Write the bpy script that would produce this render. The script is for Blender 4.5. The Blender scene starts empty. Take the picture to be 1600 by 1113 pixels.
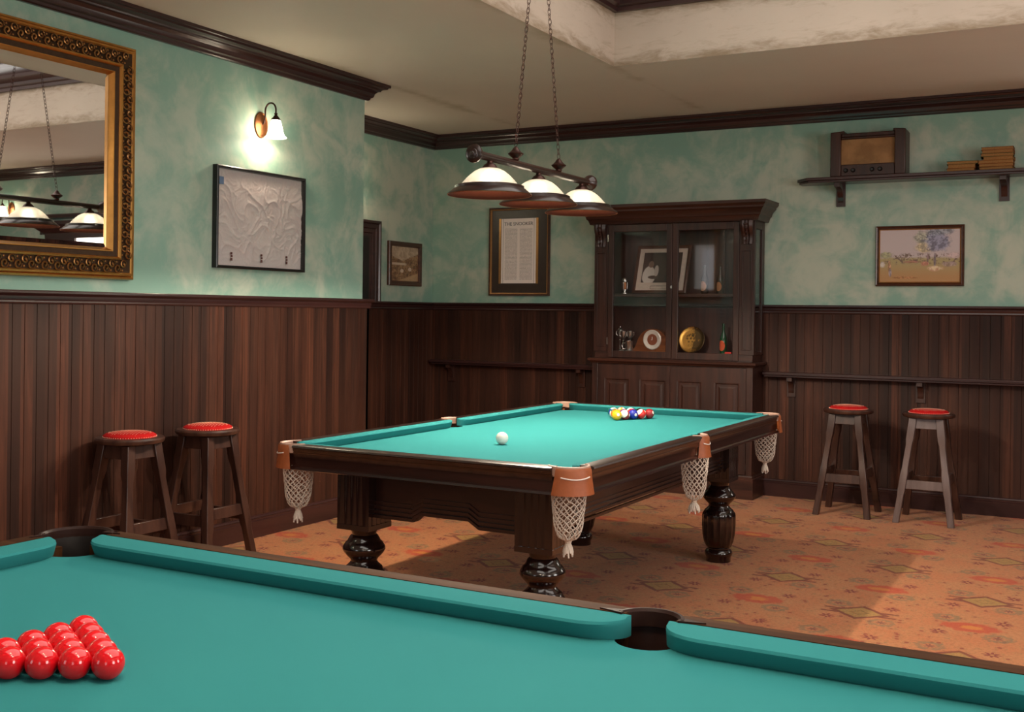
import bpy, bmesh, math, random
from math import pi, sin, cos, radians, sqrt, floor
from mathutils import Vector, Matrix, noise as mnoise
random.seed(7)
C = bpy.context.scene.collection
SC = bpy.context.scene

# ------------------------------------------------------------------ camera, light, exposure
YAW, ROLL, F, HY, HC = radians(28.853), radians(0.6605), 1739.3, 488.17, 1.38
fwd = Vector((-sin(YAW), cos(YAW), 0)); rgt = Vector((cos(YAW), sin(YAW), 0)); up = Vector((0, 0, 1))
R_ = rgt*cos(ROLL) + up*sin(ROLL); U_ = up*cos(ROLL) - rgt*sin(ROLL)
cam = bpy.data.cameras.new('camera'); cam_o = bpy.data.objects.new('camera', cam); C.objects.link(cam_o)
cam.sensor_width = 36; cam.lens = 36*F/1600; cam.clip_start = 0.05
cam.shift_y = -(556.5-HY)/1600
M3 = Matrix((R_, U_, -fwd)).transposed()
cam_o.matrix_world = Matrix.Translation((0, 0, HC)) @ M3.to_4x4()
SC.camera = cam_o
w = bpy.data.worlds.new('world'); SC.world = w; w.use_nodes = True
w.node_tree.nodes['Background'].inputs[0].default_value = (0.75, 0.82, 1, 1)
w.node_tree.nodes['Background'].inputs[1].default_value = 0.6
SC.view_settings.view_transform = 'Standard'; SC.view_settings.look = 'None'
SC.view_settings.gamma = 1; SC.view_settings.use_curve_mapping = False
SC.view_settings.exposure = 0.95

def area(name, loc, rot, sx, sy, power, col):
    l = bpy.data.lights.new(name, 'AREA'); l.shape = 'RECTANGLE'; l.size = sx; l.size_y = sy; l.energy = power; l.color = col
    o = bpy.data.objects.new(name, l); C.objects.link(o); o.location = loc; o.rotation_euler = rot; return o
def point(name, loc, power, col, r, parent=None):
    l = bpy.data.lights.new(name, 'POINT'); l.energy = power; l.color = col; l.shadow_soft_size = r
    o = bpy.data.objects.new(name, l); C.objects.link(o); o.location = loc
    if parent: o.parent = parent
    return o
WARM = (1, 0.86, 0.68)
# added fill lights at invented windows behind the camera and on the right
for wx in (-3.2, 1.2):
    area('daylight', (wx, -2.42, 1.85), (radians(90), 0, 0), 1.3, 1.5, 6, (1, 0.93, 0.86))
for wy in (1.0, 4.2):
    area('daylight', (3.12, wy, 1.85), (radians(90), 0, radians(90)), 1.3, 1.5, 32, (1, 0.93, 0.86))
# added downward fill light at the top of the ceiling coffer
area('coffer_fill', (-0.6, 3.35, 3.60), (0, 0, 0), 3.7, 5.4, 70, (1, 0.95, 0.88))
BULB_W, NEAR_W, SCONCE_W = 78, 11, 2.5

# ------------------------------------------------------------------ room numbers
XL, XF, YB, YE, XR, YS = -4.62, -5.47, 8.44, 6.24, 3.2, -2.5
ZC, ZCB, ZD = 2.946, 2.832, 1.46
CX0, CX1, CY0, CY1, CZ = -2.855, 1.6, 0.2, 6.487, 3.65      # coffer

# ------------------------------------------------------------------ node helper
class G:
    def __init__(s, name):
        s.m = bpy.data.materials.new(name); s.m.use_nodes = True
        s.t = s.m.node_tree; s.b = s.t.nodes['Principled BSDF']; s.out = s.t.nodes['Material Output']
    def n(s, kind, **k):
        d = s.t.nodes.new(kind)
        for a, b in k.items(): setattr(d, a, b)
        return d
    def put(s, sock, v):
        if isinstance(v, bpy.types.NodeSocket): s.t.links.new(v, sock)
        elif v is not None:
            if sock.type == 'RGBA' and len(v) == 3: v = (*v, 1)
            sock.default_value = v
    def f(s, op, a, b=None, c=None, clamp=False):
        d = s.n('ShaderNodeMath', operation=op); d.use_clamp = clamp
        s.put(d.inputs[0], a)
        if b is not None: s.put(d.inputs[1], b)
        if c is not None: s.put(d.inputs[2], c)
        return d.outputs[0]
    def mix(s, fac, a, b, blend='MIX'):
        d = s.n('ShaderNodeMix', data_type='RGBA', blend_type=blend)
        s.put(d.inputs[0], fac); s.put(d.inputs[6], a); s.put(d.inputs[7], b); return d.outputs[2]
    def co(s, sc=(1, 1, 1), loc=(0, 0, 0)):
        t = s.n('ShaderNodeTexCoord'); m = s.n('ShaderNodeMapping')
        s.t.links.new(t.outputs['Object'], m.inputs[0]); m.inputs['Scale'].default_value = sc; m.inputs['Location'].default_value = loc
        return m.outputs[0]
    def xyz(s, v=None):
        d = s.n('ShaderNodeSeparateXYZ'); s.put(d.inputs[0], v or s.co()); return d.outputs
    def noise(s, v, scale, detail=4, rough=0.55, dist=0):
        d = s.n('ShaderNodeTexNoise'); s.put(d.inputs['Vector'], v); d.inputs['Scale'].default_value = scale
        d.inputs['Detail'].default_value = detail; d.inputs['Roughness'].default_value = rough; d.inputs['Distortion'].default_value = dist
        return d.outputs[0]
    def voro(s, v, scale, feat='F1'):
        d = s.n('ShaderNodeTexVoronoi', feature=feat); s.put(d.inputs['Vector'], v); d.inputs['Scale'].default_value = scale; return d
    def step(s, x, lo, hi):
        d = s.n('ShaderNodeMapRange', interpolation_type='SMOOTHSTEP'); s.put(d.inputs[0], x)
        d.inputs[1].default_value = lo; d.inputs[2].default_value = hi; return d.outputs[0]
    def bump(s, h, st=0.3, dist=0.01):
        d = s.n('ShaderNodeBump'); d.inputs['Strength'].default_value = st; d.inputs['Distance'].default_value = dist
        s.put(d.inputs['Height'], h); s.t.links.new(d.outputs[0], s.b.inputs['Normal'])
    def done(s, col=None, rough=None, metal=None, spec=None, coat=None, sheen=None):
        if col is not None: s.put(s.b.inputs['Base Color'], col)
        if rough is not None: s.put(s.b.inputs['Roughness'], rough)
        if metal is not None: s.b.inputs['Metallic'].default_value = metal
        if spec is not None: s.b.inputs['Specular IOR Level'].default_value = spec
        if coat is not None: s.b.inputs['Coat Weight'].default_value = coat; s.b.inputs['Coat Roughness'].default_value = 0.12
        if sheen is not None: s.b.inputs['Sheen Weight'].default_value = sheen
        return s.m

def plain(name, col, rough=0.5, metal=0, spec=0.5, var=0.12, scale=30, coat=None):
    g = G(name); n = g.noise(g.co(), scale)
    dark = tuple(c*(1-var*2) for c in col)
    return g.done(g.mix(n, dark, tuple(c*(1+var) for c in col)), rough, metal, spec, coat)

def wood(name, c1, c2, axis=2, rough=0.4, coat=0.0, scale=1.0, spec=0.5):
    g = G(name); sc = [22*scale]*3; sc[axis] = 1.6*scale
    v = g.co(tuple(sc)); n = g.noise(v, 1.0, 6, 0.62, 0.6); n2 = g.noise(g.co(), 1.7)
    col = g.mix(g.step(n, 0.3, 0.72), c1, c2)
    col = g.mix(g.f('MULTIPLY', n2, 0.35), col, tuple(c*0.5 for c in c1))
    g.bump(n, 0.12, 0.002)
    return g.done(col, rough, 0, spec, coat)

def boards(name):
    g = G(name); x, y, z = g.xyz()
    k = g.f('FLOOR', g.f('DIVIDE', g.f('ADD', x, y), 0.068))
    wn = g.n('ShaderNodeTexWhiteNoise', noise_dimensions='1D'); g.put(wn.inputs['W'], k)
    wn2 = g.n('ShaderNodeTexWhiteNoise', noise_dimensions='1D'); g.put(wn2.inputs['W'], g.f('ADD', k, 77.3))
    off = g.n('ShaderNodeCombineXYZ'); g.put(off.inputs[2], g.f('MULTIPLY', wn.outputs[0], 37.0))
    va = g.n('ShaderNodeVectorMath', operation='ADD'); g.put(va.inputs[0], g.co((26, 26, 1.5))); g.put(va.inputs[1], off.outputs[0])
    gr = g.noise(va.outputs[0], 1.0, 7, 0.65, 0.9)
    big = g.noise(g.co((1, 1, .5)), 1.1, 3)
    a = g.mix(wn.outputs[0], (0.026, 0.009, 0.006), (0.135, 0.044, 0.023))
    a = g.mix(g.f('MULTIPLY', wn2.outputs[0], 0.45), a, (0.040, 0.022, 0.017))
    a = g.mix(g.step(gr, 0.35, 0.75), g.mix(0.65, a, (0.012, 0.006, 0.005)), a)
    a = g.mix(g.f('MULTIPLY', g.step(big, .45, .7), 0.35), a, (0.085, 0.032, 0.018))
    g.bump(gr, 0.15, 0.002)
    return g.done(a, 0.5, 0, 0.22)

def plaster():
    g = G('sponged_green_plaster'); v = g.co((1, 1, 1))
    n1 = g.noise(v, 2.1, 6, 0.62, 0.8); n2 = g.noise(v, 6.5, 6, 0.6, .6); n3 = g.noise(g.co((1, 1, 1), (4, 7, 2)), 1.1, 3)
    z = g.xyz()[2]
    t = g.f('ADD', g.f('MULTIPLY', n1, 0.62), g.f('MULTIPLY', n2, 0.38))
    edge = g.f('MAXIMUM', g.step(z, 2.55, 2.84), g.f('SUBTRACT', 1.0, g.step(z, 1.46, 1.66)))   # darker green towards rail and cornice
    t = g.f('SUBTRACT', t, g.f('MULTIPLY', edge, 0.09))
    col = g.mix(g.step(t, 0.37, 0.60), (0.265, 0.445, 0.360), (0.525, 0.580, 0.475))
    col = g.mix(g.f('MULTIPLY', g.step(n3, 0.5, 0.68), 0.35), col, (0.27, 0.45, 0.38))
    g.bump(n2, 0.04, 0.004)
    return g.done(col, g.f('ADD', 0.36, g.f('MULTIPLY', n2, 0.25)), 0, 0.35)

def cream(name='cream_ceiling', stain=False):
    g = G(name); v = g.co(); n1 = g.noise(v, 1.2, 5, .6); n2 = g.noise(g.co((1, 1, 4)), 3, 6, .65, .6)
    col = g.mix(n1, (0.68, 0.60, 0.52), (0.80, 0.71, 0.61))
    if stain:
        col = g.mix(n1, (0.44, 0.36, 0.29), (0.60, 0.50, 0.41))
        x, y, z = g.xyz(); n4 = g.noise(g.co((2.4, 2.4, 9)), 2.2, 7, .72, .5)
        e = g.f('MAXIMUM', g.step(z, 3.17, 3.30), g.f('SUBTRACT', 1.0, g.step(z, 2.946, 3.07)))
        m = g.f('MULTIPLY', g.step(g.f('ADD', n4, g.f('MULTIPLY', e, .30)), 0.50, 0.98), 0.8)
        col = g.mix(m, col, (0.20, 0.135, 0.07))
    else:
        x, y, z = g.xyz()
        n5 = g.noise(g.co((1, 1, 1), (3, 1, 0)), 1.6, 6, .7)
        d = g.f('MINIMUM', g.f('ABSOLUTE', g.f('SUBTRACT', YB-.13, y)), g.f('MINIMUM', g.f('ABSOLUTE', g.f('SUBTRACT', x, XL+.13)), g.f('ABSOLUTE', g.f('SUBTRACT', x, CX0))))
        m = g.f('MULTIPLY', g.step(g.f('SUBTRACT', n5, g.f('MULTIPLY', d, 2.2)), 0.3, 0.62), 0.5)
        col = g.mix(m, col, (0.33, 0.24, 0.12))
    g.bump(n2, 0.05, 0.003)
    return g.done(col, 0.6, 0, 0.2)

def carpet():
    g = G('patterned_carpet'); x, y, z = g.xyz()
    v = g.co(); wob = g.noise(v, 22, 3)
    dx = g.f('ADD', x, g.f('MULTIPLY', g.f('SUBTRACT', wob, .5), 0.02)); dy = g.f('ADD', y, g.f('MULTIPLY', g.f('SUBTRACT', g.noise(g.co((1, 1, 1), (5, 5, 5)), 22, 3), .5), 0.02))
    def lat(ox, oy, px, py):
        u = g.f('DIVIDE', g.f('SUBTRACT', dx, ox), px); w_ = g.f('DIVIDE', g.f('SUBTRACT', dy, oy), py)
        i = g.f('ROUND', u); j = g.f('ROUND', w_)
        du = g.f('MULTIPLY', g.f('SUBTRACT', u, i), px); dv = g.f('MULTIPLY', g.f('SUBTRACT', w_, j), py)
        par = g.f('ABSOLUTE', g.f('MODULO', g.f('ADD', i, j), 2.0))
        return du, dv, par
    def band(t, lo, hi, s=.06): return g.f('MULTIPLY', g.step(t, lo-s, lo+s), g.f('SUBTRACT', 1.0, g.step(t, hi-s, hi+s)))
    def inv(a): return g.f('SUBTRACT', 1.0, a)
    du, dv, par = lat(-2.04, 5.33, .485, .515); ev = g.f('LESS_THAN', par, .5); od = g.f('GREATER_THAN', par, .5)
    au, av = g.f('ABSOLUTE', du), g.f('ABSOLUTE', dv)
    dia = g.f('DIVIDE', g.f('ADD', g.f('MULTIPLY', au, .9), av), 0.115)
    n = g.noise(v, 5, 5, .7); n2 = g.noise(v, 60, 3, .7); vo = g.voro(v, 34); vo2 = g.voro(v, 16)
    base = g.mix(g.step(n, .35, .65), (0.46, 0.150, 0.056), (0.45, 0.185, 0.072))
    base = g.mix(g.f('MULTIPLY', g.step(n2, .45, .62), .55), base, (0.27, 0.10, 0.038))
    base = g.mix(g.f('MULTIPLY', inv(g.step(vo.outputs[0], .12, .22)), .5), base, (0.23, 0.17, 0.055))
    base = g.mix(g.f('MULTIPLY', inv(g.step(vo2.outputs[0], .12, .20)), .8), base, (0.20, 0.022, 0.016))
    ring2 = band(vo2.outputs[0], .24, .28, .03); base = g.mix(g.f('MULTIPLY', ring2, .6), base, (0.15, 0.12, 0.055))
    # large diamonds with hooked ends
    fill = g.f('MULTIPLY', ev, inv(g.step(dia, .80, .90)))
    base = g.mix(g.f('MULTIPLY', fill, .75), base, g.mix(g.step(g.noise(v, 90, 2), .4, .6), (0.24, 0.17, 0.04), (0.38, 0.20, 0.05)))
    line = g.f('MULTIPLY', ev, band(dia, .82, 1.08, .05))
    hook = g.f('MULTIPLY', ev, g.f('MULTIPLY', band(au, .080, .170, .006), band(av, .024, .045, .004)))
    core = g.f('MULTIPLY', ev, band(dia, .28, .38, .05))
    base = g.mix(g.f('MULTIPLY', g.f('MAXIMUM', line, g.f('MAXIMUM', hook, g.f('MULTIPLY', core, .5))), .85), base, (0.14, 0.022, 0.012))
    # red and orange medallions
    r2 = g.f('SQRT', g.f('ADD', g.f('POWER', g.f('DIVIDE', du, .14), 2.0), g.f('POWER', g.f('DIVIDE', dv, .085), 2.0)))
    r2 = g.f('ADD', r2, g.f('MULTIPLY', g.f('SUBTRACT', g.noise(v, 26, 3), .5), .9))
    base = g.mix(g.f('MULTIPLY', od, g.f('MULTIPLY', inv(g.step(r2, .75, 1.0)), .75)), base, (0.42, 0.04, 0.014))
    base = g.mix(g.f('MULTIPLY', od, g.f('MULTIPLY', inv(g.step(r2, .25, .5)), .7)), base, (0.55, 0.20, 0.03))
    # small star flowers, alternately wine red and grey green
    su, sv, sp = lat(-2.04+.121, 5.33+.129, .2425, .2575)
    ang = g.f('ARCTAN2', sv, su); r = g.f('SQRT', g.f('ADD', g.f('MULTIPLY', su, su), g.f('MULTIPLY', sv, sv)))
    pet = g.f('DIVIDE', r, g.f('ADD', .031, g.f('MULTIPLY', g.f('COSINE', g.f('MULTIPLY', ang, 8.0)), .013)))
    s1 = g.f('MULTIPLY', g.f('LESS_THAN', sp, .5), inv(g.step(pet, .8, 1.05)))
    base = g.mix(g.f('MULTIPLY', s1, .85), base, (0.17, 0.014, 0.016))
    base = g.mix(g.f('MULTIPLY', g.f('MULTIPLY', g.f('LESS_THAN', sp, .5), inv(g.step(r, .006, .010))), .8), base, (0.5, .25, .08))
    r3 = g.f('ADD', g.f('DIVIDE', r, .062), g.f('MULTIPLY', g.f('SUBTRACT', g.noise(v, 40, 3), .5), 1.3))
    base = g.mix(g.f('MULTIPLY', g.f('GREATER_THAN', sp, .5), g.f('MULTIPLY', band(r3, .55, 1.0, .12), .6)), base, (0.14, 0.115, 0.06))
    base = g.mix(g.f('MULTIPLY', g.f('GREATER_THAN', sp, .5), g.f('MULTIPLY', inv(g.step(pet, .5, .75)), .7)), base, (0.12, 0.03, 0.03))
    pile = g.noise(v, 260, 2, .7)
    base = g.mix(g.f('MULTIPLY', pile, .25), base, (0.12, 0.05, 0.02))
    g.bump(pile, 0.5, 0.004)
    return g.done(base, 0.95, 0, 0.1, sheen=0.1)

def cloth(name, c1, c2):
    g = G(name); v = g.co(); n = g.noise(v, 900, 2, .7); n1 = g.noise(v, 3, 4)
    col = g.mix(n1, c1, c2); col = g.mix(g.f('MULTIPLY', n, .3), col, tuple(c*.6 for c in c1))
    g.bump(n, .15, .0008)
    return g.done(col, .9, 0, .04)

def emis(name, col, st):
    g = G(name); g.b.inputs['Emission Color'].default_value = (*col, 1); g.b.inputs['Emission Strength'].default_value = st
    return g.done(col, .5)

def shade_glass(name, c, st, tint, marble=True, tl=.04):
    # frosted alabaster glass of a lit lamp: translucent, with the bulb's glow in the glass
    g = G(name); v = g.co(); n = g.noise(v, 18, 5, .6, 2.5)
    tr = g.n('ShaderNodeBsdfTranslucent'); di = g.n('ShaderNodeBsdfPrincipled'); mx = g.n('ShaderNodeMixShader')
    col = g.mix(g.f('MULTIPLY', g.step(n, .50, .56), .25 if marble else .05), c, tint)
    g.put(tr.inputs[0], g.mix(1.0, col, (tl, tl, tl), 'MULTIPLY')); g.put(di.inputs['Base Color'], col); di.inputs['Roughness'].default_value = .2
    di.inputs['Emission Color'].default_value = (*tint, 1); di.inputs['Emission Strength'].default_value = st
    mx.inputs[0].default_value = .38
    g.t.links.new(tr.outputs[0], mx.inputs[1]); g.t.links.new(di.outputs[0], mx.inputs[2])
    rf = g.n('ShaderNodeBsdfRefraction'); rf.inputs['Roughness'].default_value = .62; rf.inputs['IOR'].default_value = 1.2; m2 = g.n('ShaderNodeMixShader')
    m2.inputs[0].default_value = .22; g.t.links.new(mx.outputs[0], m2.inputs[1]); g.t.links.new(rf.outputs[0], m2.inputs[2]); g.t.links.new(m2.outputs[0], g.out.inputs[0])
    return g.m

def pane(name='clear_glass', tint=(1, 1, 1), gl=(1, 1, 1)):
    g = G(name); t = g.n('ShaderNodeBsdfTransparent'); s = g.n('ShaderNodeBsdfGlossy'); m = g.n('ShaderNodeMixShader'); lw = g.n('ShaderNodeLayerWeight')
    lw.inputs[0].default_value = .5; fr = g.f('ADD', .022, g.f('MULTIPLY', g.f('POWER', lw.outputs[1], 4.0), .6)); s.inputs['Roughness'].default_value = .03; g.put(t.inputs[0], tint); g.put(s.inputs[0], gl)
    g.t.links.new(fr, m.inputs[0]); g.t.links.new(t.outputs[0], m.inputs[1]); g.t.links.new(s.outputs[0], m.inputs[2]); g.t.links.new(m.outputs[0], g.out.inputs[0])
    return g.m

M = {}
M['boards'] = boards('stained_board_panelling')
M['plaster'] = plaster(); M['ceiling'] = cream(); M['coffer'] = cream('stained_cream_plaster', True)
M['carpet'] = carpet()
M['trim'] = wood('dark_plum_trim', (0.030, 0.011, 0.011), (0.060, 0.022, 0.019), 1, .30, .25, .5)
M['trimx'] = wood('dark_plum_trim_x', (0.030, 0.011, 0.011), (0.060, 0.022, 0.019), 0, .30, .25, .5)
M['cab'] = wood('cabinet_wood', (0.024, 0.0085, 0.006), (0.070, 0.023, 0.014), 2, .42, .1)
M['cabx'] = wood('cabinet_wood_x', (0.024, 0.0085, 0.006), (0.075, 0.024, 0.014), 0, .40, .1)
M['tab'] = wood('mahogany_table', (0.014, 0.0045, 0.0035), (0.034, 0.0105, 0.0075), 1, .28, .5)
M['tabx'] = wood('mahogany_table_x', (0.014, 0.0045, 0.0035), (0.034, 0.0105, 0.0075), 0, .28, .5)
M['turned'] = wood('turned_black_mahogany', (0.008, 0.003, 0.003), (0.020, 0.007, 0.006), 2, .16, .8)
M['railtop'] = wood('worn_rail_top', (0.014, 0.005, 0.0035), (0.046, 0.018, 0.011), 1, .3, .3)
M['nrail'] = wood('brown_rail_top', (0.042, 0.015, 0.005), (0.088, 0.033, 0.011), 1, .7, 0, 1, .08)
M['stool'] = wood('stool_wood', (0.030, 0.011, 0.008), (0.080, 0.034, 0.022), 2, .36, .2)
M['greystool'] = wood('greyed_stool_wood', (0.10, 0.062, 0.055), (0.165, 0.11, 0.10), 2, .42, .2)
M['cloth'] = cloth('turquoise_baize', (0.030, 0.210, 0.214), (0.038, 0.236, 0.240))
M['red_cloth'] = plain('red_velvet', (0.46, 0.006, 0.006), .85, 0, .2)
M['stud'] = plain('pale_stud', (0.75, 0.42, 0.30), .35, .6)
M['tan'] = plain('tan_leather', (0.33, 0.085, 0.022), .5, 0, .5, .15, 60)
M['white_leather'] = plain('pale_leather_edge', (0.78, 0.70, 0.64), .5)
M['pink_leather'] = plain('worn_pinkish_leather', (0.42, 0.25, 0.185), .45)
M['black_leather'] = plain('black_leather', (0.010, 0.007, 0.006), .5, 0, .15, .2, 40)
M['brown_leather'] = plain('brown_leather', (0.026, 0.009, 0.006), .5, 0, .15, .2, 40)
M['rope'] = plain('cream_cord', (0.66, 0.58, 0.50), .9, 0, .2, .1, 200)
M['bronze'] = plain('dark_bronze', (0.060, 0.024, 0.017), .34, .7, .5, .15, 50)
M['copper'] = plain('aged_copper', (0.30, 0.115, 0.045), .38, .85, .5, .25, 40)
M['lampwood'] = wood('lamp_wood', (0.014, 0.005, 0.0035), (0.032, 0.011, 0.007), 0, .30, .3)
M['glass'] = pane()
M['mirror'] = G('mirror_glass').done((0.86, 0.87, 0.86), .01, 1.0)
M['gold'] = plain('antique_gold', (0.62, 0.30, 0.075), .30, .85, .5, .15, 20)
M['dgold'] = plain('dark_gold', (0.065, 0.032, 0.014), .45, .6, .5, .3, 60)
M['black'] = plain('black_lacquer', (0.010, 0.009, 0.009), .3)
M['pframe'] = wood('picture_frame_wood', (0.045, 0.014, 0.008), (0.12, 0.042, 0.020), 0, .35, .2)
M['pgilt'] = plain('thin_gilt', (0.55, 0.28, 0.10), .35, .7)
M['silver'] = plain('old_silver', (0.62, 0.58, 0.54), .22, .95, .5, .15, 40)
M['brass'] = plain('brass', (0.48, 0.28, 0.075), .25, .9, .5, .3, 45)
M['white'] = plain('ivory_white', (0.80, 0.77, 0.72), .4)
M['shade'] = shade_glass('alabaster_shade', (0.90, 0.84, 0.72), .42, (1, .84, .60))
M['sshade'] = shade_glass('frosted_shade', (0.95, 0.90, 0.82), 34, (1, .86, .64), False)
M['bulb'] = emis('lit_bulb', (1, .85, .62), 60)

# ------------------------------------------------------------------ mesh helper
class MB:
    def __init__(s): s.v = []; s.f = []
    def add(s, vs, fs):
        o = len(s.v); s.v += [tuple(v) for v in vs]; s.f += [tuple(i+o for i in f) for f in fs]; return s
    def box(s, x0, x1, y0, y1, z0, z1):
        vs = [(x, y, z) for z in (z0, z1) for y in (y0, y1) for x in (x0, x1)]
        return s.add(vs, [(0, 2, 3, 1), (4, 5, 7, 6), (0, 1, 5, 4), (2, 6, 7, 3), (0, 4, 6, 2), (1, 3, 7, 5)])
    def loft(s, rings, cap=True, closed=True):
        n = len(rings[0]); vs = [p for r in rings for p in r]; fs = []
        for i in range(len(rings)-1):
            for j in range(n if closed else n-1):
                k = (j+1) % n; fs.append((i*n+j, i*n+k, (i+1)*n+k, (i+1)*n+j))
        if cap: fs.append(tuple(range(n))[::-1]); fs.append(tuple((len(rings)-1)*n+j for j in range(n)))
        return s.add(vs, fs)
    def lathe(s, prof, c=(0, 0, 0), seg=32, cap=False, flute=0, nf=0, z0=0, z1=0):
        rings = []
        for r, z in prof:
            ring = []
            for k in range(seg):
                a = 2*pi*k/seg; rr = r
                if flute and z0 <= z <= z1: rr = r*(1-flute*abs(sin(nf*a/2))**3) if True else r
                ring.append((c[0]+rr*cos(a), c[1]+rr*sin(a), c[2]+z))
            rings.append(ring)
        return s.loft(rings, cap)
    def prism(s, poly, t, fn):
        a = [fn(p[0], p[1], t[0]) for p in poly]; b = [fn(p[0], p[1], t[1]) for p in poly]
        return s.loft([a, b], True)
    def tube(s, path, r, seg=6, cap=True, close=False):
        P = [Vector(p) for p in path]; n = len(P); rings = []
        ref = None
        for i in range(n):
            d = (P[(i+1) % n]-P[i-1]) if close else (P[min(i+1, n-1)]-P[max(i-1, 0)])
            d.normalize()
            if ref is None: ref = Vector((0, 0, 1)) if abs(d.z) < .9 else Vector((1, 0, 0))
            a = d.cross(ref); a.normalize(); b = a.cross(d); ref = b
            rr = r[i] if isinstance(r, (list, tuple)) else r
            rings.append([tuple(P[i]+a*cos(2*pi*k/seg)*rr+b*sin(2*pi*k/seg)*rr) for k in range(seg)])
        if close: rings.append(rings[0]); cap = False
        return s.loft(rings, cap)
    def sphere(s, c, r, seg=24, ring=14, sc=(1, 1, 1)):
        prof = [(max(1e-5, sin(pi*i/ring)), -cos(pi*i/ring)) for i in range(ring+1)]
        rings = [[(c[0]+r*sc[0]*p*cos(2*pi*k/seg), c[1]+r*sc[1]*p*sin(2*pi*k/seg), c[2]+r*sc[2]*z) for k in range(seg)] for p, z in prof]
        return s.loft(rings, False)
    def build(s, name, mat, parent=None, smooth=35, bev=0, kind=None):
        me = bpy.data.meshes.new(name); me.from_pydata(s.v, [], s.f)
        bm = bmesh.new(); bm.from_mesh(me); bmesh.ops.remove_doubles(bm, verts=bm.verts, dist=1e-5)
        bmesh.ops.recalc_face_normals(bm, faces=bm.faces); bm.to_mesh(me); bm.free()
        me.materials.append(M[mat] if isinstance(mat, str) else mat)
        if smooth:
            me.polygons.foreach_set('use_smooth', [True]*len(me.polygons)); me.set_sharp_from_angle(angle=radians(smooth))
        o = bpy.data.objects.new(name, me); C.objects.link(o)
        if parent: o.parent = parent
        if bev:
            b = o.modifiers.new('bevel', 'BEVEL'); b.width = bev; b.segments = 2; b.limit_method = 'ANGLE'; b.angle_limit = radians(40); b.harden_normals = False
        if kind: o['kind'] = kind
        return o
def thing(name, label, cat, loc=(0, 0, 0), rz=0, group=None):
    o = bpy.data.objects.new(name, None); C.objects.link(o); o.empty_display_size = .1
    o.location = loc; o.rotation_euler = (0, 0, rz); tag(o, label, cat, group); return o
def tag(o, label, cat, group=None):
    o['label'] = label; o['category'] = cat
    if group: o['group'] = group
    return o
def struct(name, mb, mat, **k): return mb.build(name, mat, kind='structure', **k)
def dup(root, loc, rz=None, label=None, parent=None):
    r = root.copy(); C.objects.link(r)
    if parent is None: r.location = loc
    else: r.parent = parent
    if rz is not None: r.rotation_euler = (0, 0, rz)
    if label: r['label'] = label
    for ch in list(root.children): dup(ch, None, None, None, r)
    return r
def label(o, l): o['label'] = l; return o

# ------------------------------------------------------------------ room shell
T = .15
struct('floor', MB().box(XF-T, XR+T, YS-T, YB+T, -.1, 0), 'carpet')
# walls with real thickness
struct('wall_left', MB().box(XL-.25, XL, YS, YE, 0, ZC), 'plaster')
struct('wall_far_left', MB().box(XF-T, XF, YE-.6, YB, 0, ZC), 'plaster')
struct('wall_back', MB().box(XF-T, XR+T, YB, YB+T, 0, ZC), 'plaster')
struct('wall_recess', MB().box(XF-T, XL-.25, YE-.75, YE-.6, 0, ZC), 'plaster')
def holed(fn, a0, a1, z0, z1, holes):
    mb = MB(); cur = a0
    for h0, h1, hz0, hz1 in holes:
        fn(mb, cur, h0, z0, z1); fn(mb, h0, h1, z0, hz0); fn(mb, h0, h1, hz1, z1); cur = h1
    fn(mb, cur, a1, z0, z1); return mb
added_wins = [(-3.85, -2.55, 1.1, 2.6), (.55, 1.85, 1.1, 2.6)]  # window openings added to go with the fill lights behind the camera
struct('wall_behind_camera', holed(lambda m, a, b, c, d: m.box(a, b, YS-T, YS, c, d), XL, XR+T, 0, ZC, added_wins), 'plaster')
added_winr = [(.35, 1.65, 1.1, 2.6), (3.55, 4.85, 1.1, 2.6)]  # likewise added for the fill lights along the right wall
struct('wall_right', holed(lambda m, a, b, c, d: m.box(XR, XR+T, a, b, c, d), YS, YB, 0, ZC, added_winr), 'plaster')
k = 2
for a, b, c, d in added_wins:
    mb = MB(); mb.box(a, b, YS-.12, YS-.06, c, c+.06).box(a, b, YS-.12, YS-.06, d-.06, d).box(a, a+.06, YS-.12, YS-.06, c, d).box(b-.06, b, YS-.12, YS-.06, c, d).box((a+b)/2-.02, (a+b)/2+.02, YS-.12, YS-.06, c, d)
    struct('window_%d' % k, mb, 'trimx'); k += 1  # frame of an added window, out of view
for a, b, c, d in added_winr:
    mb = MB(); mb.box(XR+.06, XR+.12, a, b, c, c+.06).box(XR+.06, XR+.12, a, b, d-.06, d).box(XR+.06, XR+.12, a, a+.06, c, d).box(XR+.06, XR+.12, b-.06, b, c, d).box(XR+.06, XR+.12, (a+b)/2-.02, (a+b)/2+.02, c, d)
    struct('window_%d' % k, mb, 'trim'); k += 1  # right wall frame, also of an added window
# ceiling with coffer
mb = MB()
mb.box(XF-T, CX0, YS-T, YB+T, ZC, ZC+.12).box(CX1, XR+T, YS-T, YB+T, ZC, ZC+.12)
mb.box(CX0, CX1, YS-T, CY0, ZC, ZC+.12).box(CX0, CX1, CY1, YB+T, ZC, ZC+.12)
struct('ceiling', mb, 'ceiling')
mb = MB(); e = .002
mb.box(CX0-.1, CX0-e+.003, CY0-.1, CY1+.1, ZC+.0005, CZ).box(CX1-.003+e, CX1+.1, CY0-.1, CY1+.1, ZC+.0005, CZ)
mb.box(CX0, CX1, CY1-.003, CY1+.1, ZC+.0005, CZ).box(CX0, CX1, CY0-.1, CY0+.003, ZC+.0005, CZ)
struct('ceiling_coffer_sides', mb, 'coffer')
struct('ceiling_coffer_top', MB().box(CX0-.1, CX1+.1, CY0-.1, CY1+.1, CZ, CZ+.08), 'ceiling')

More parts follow.
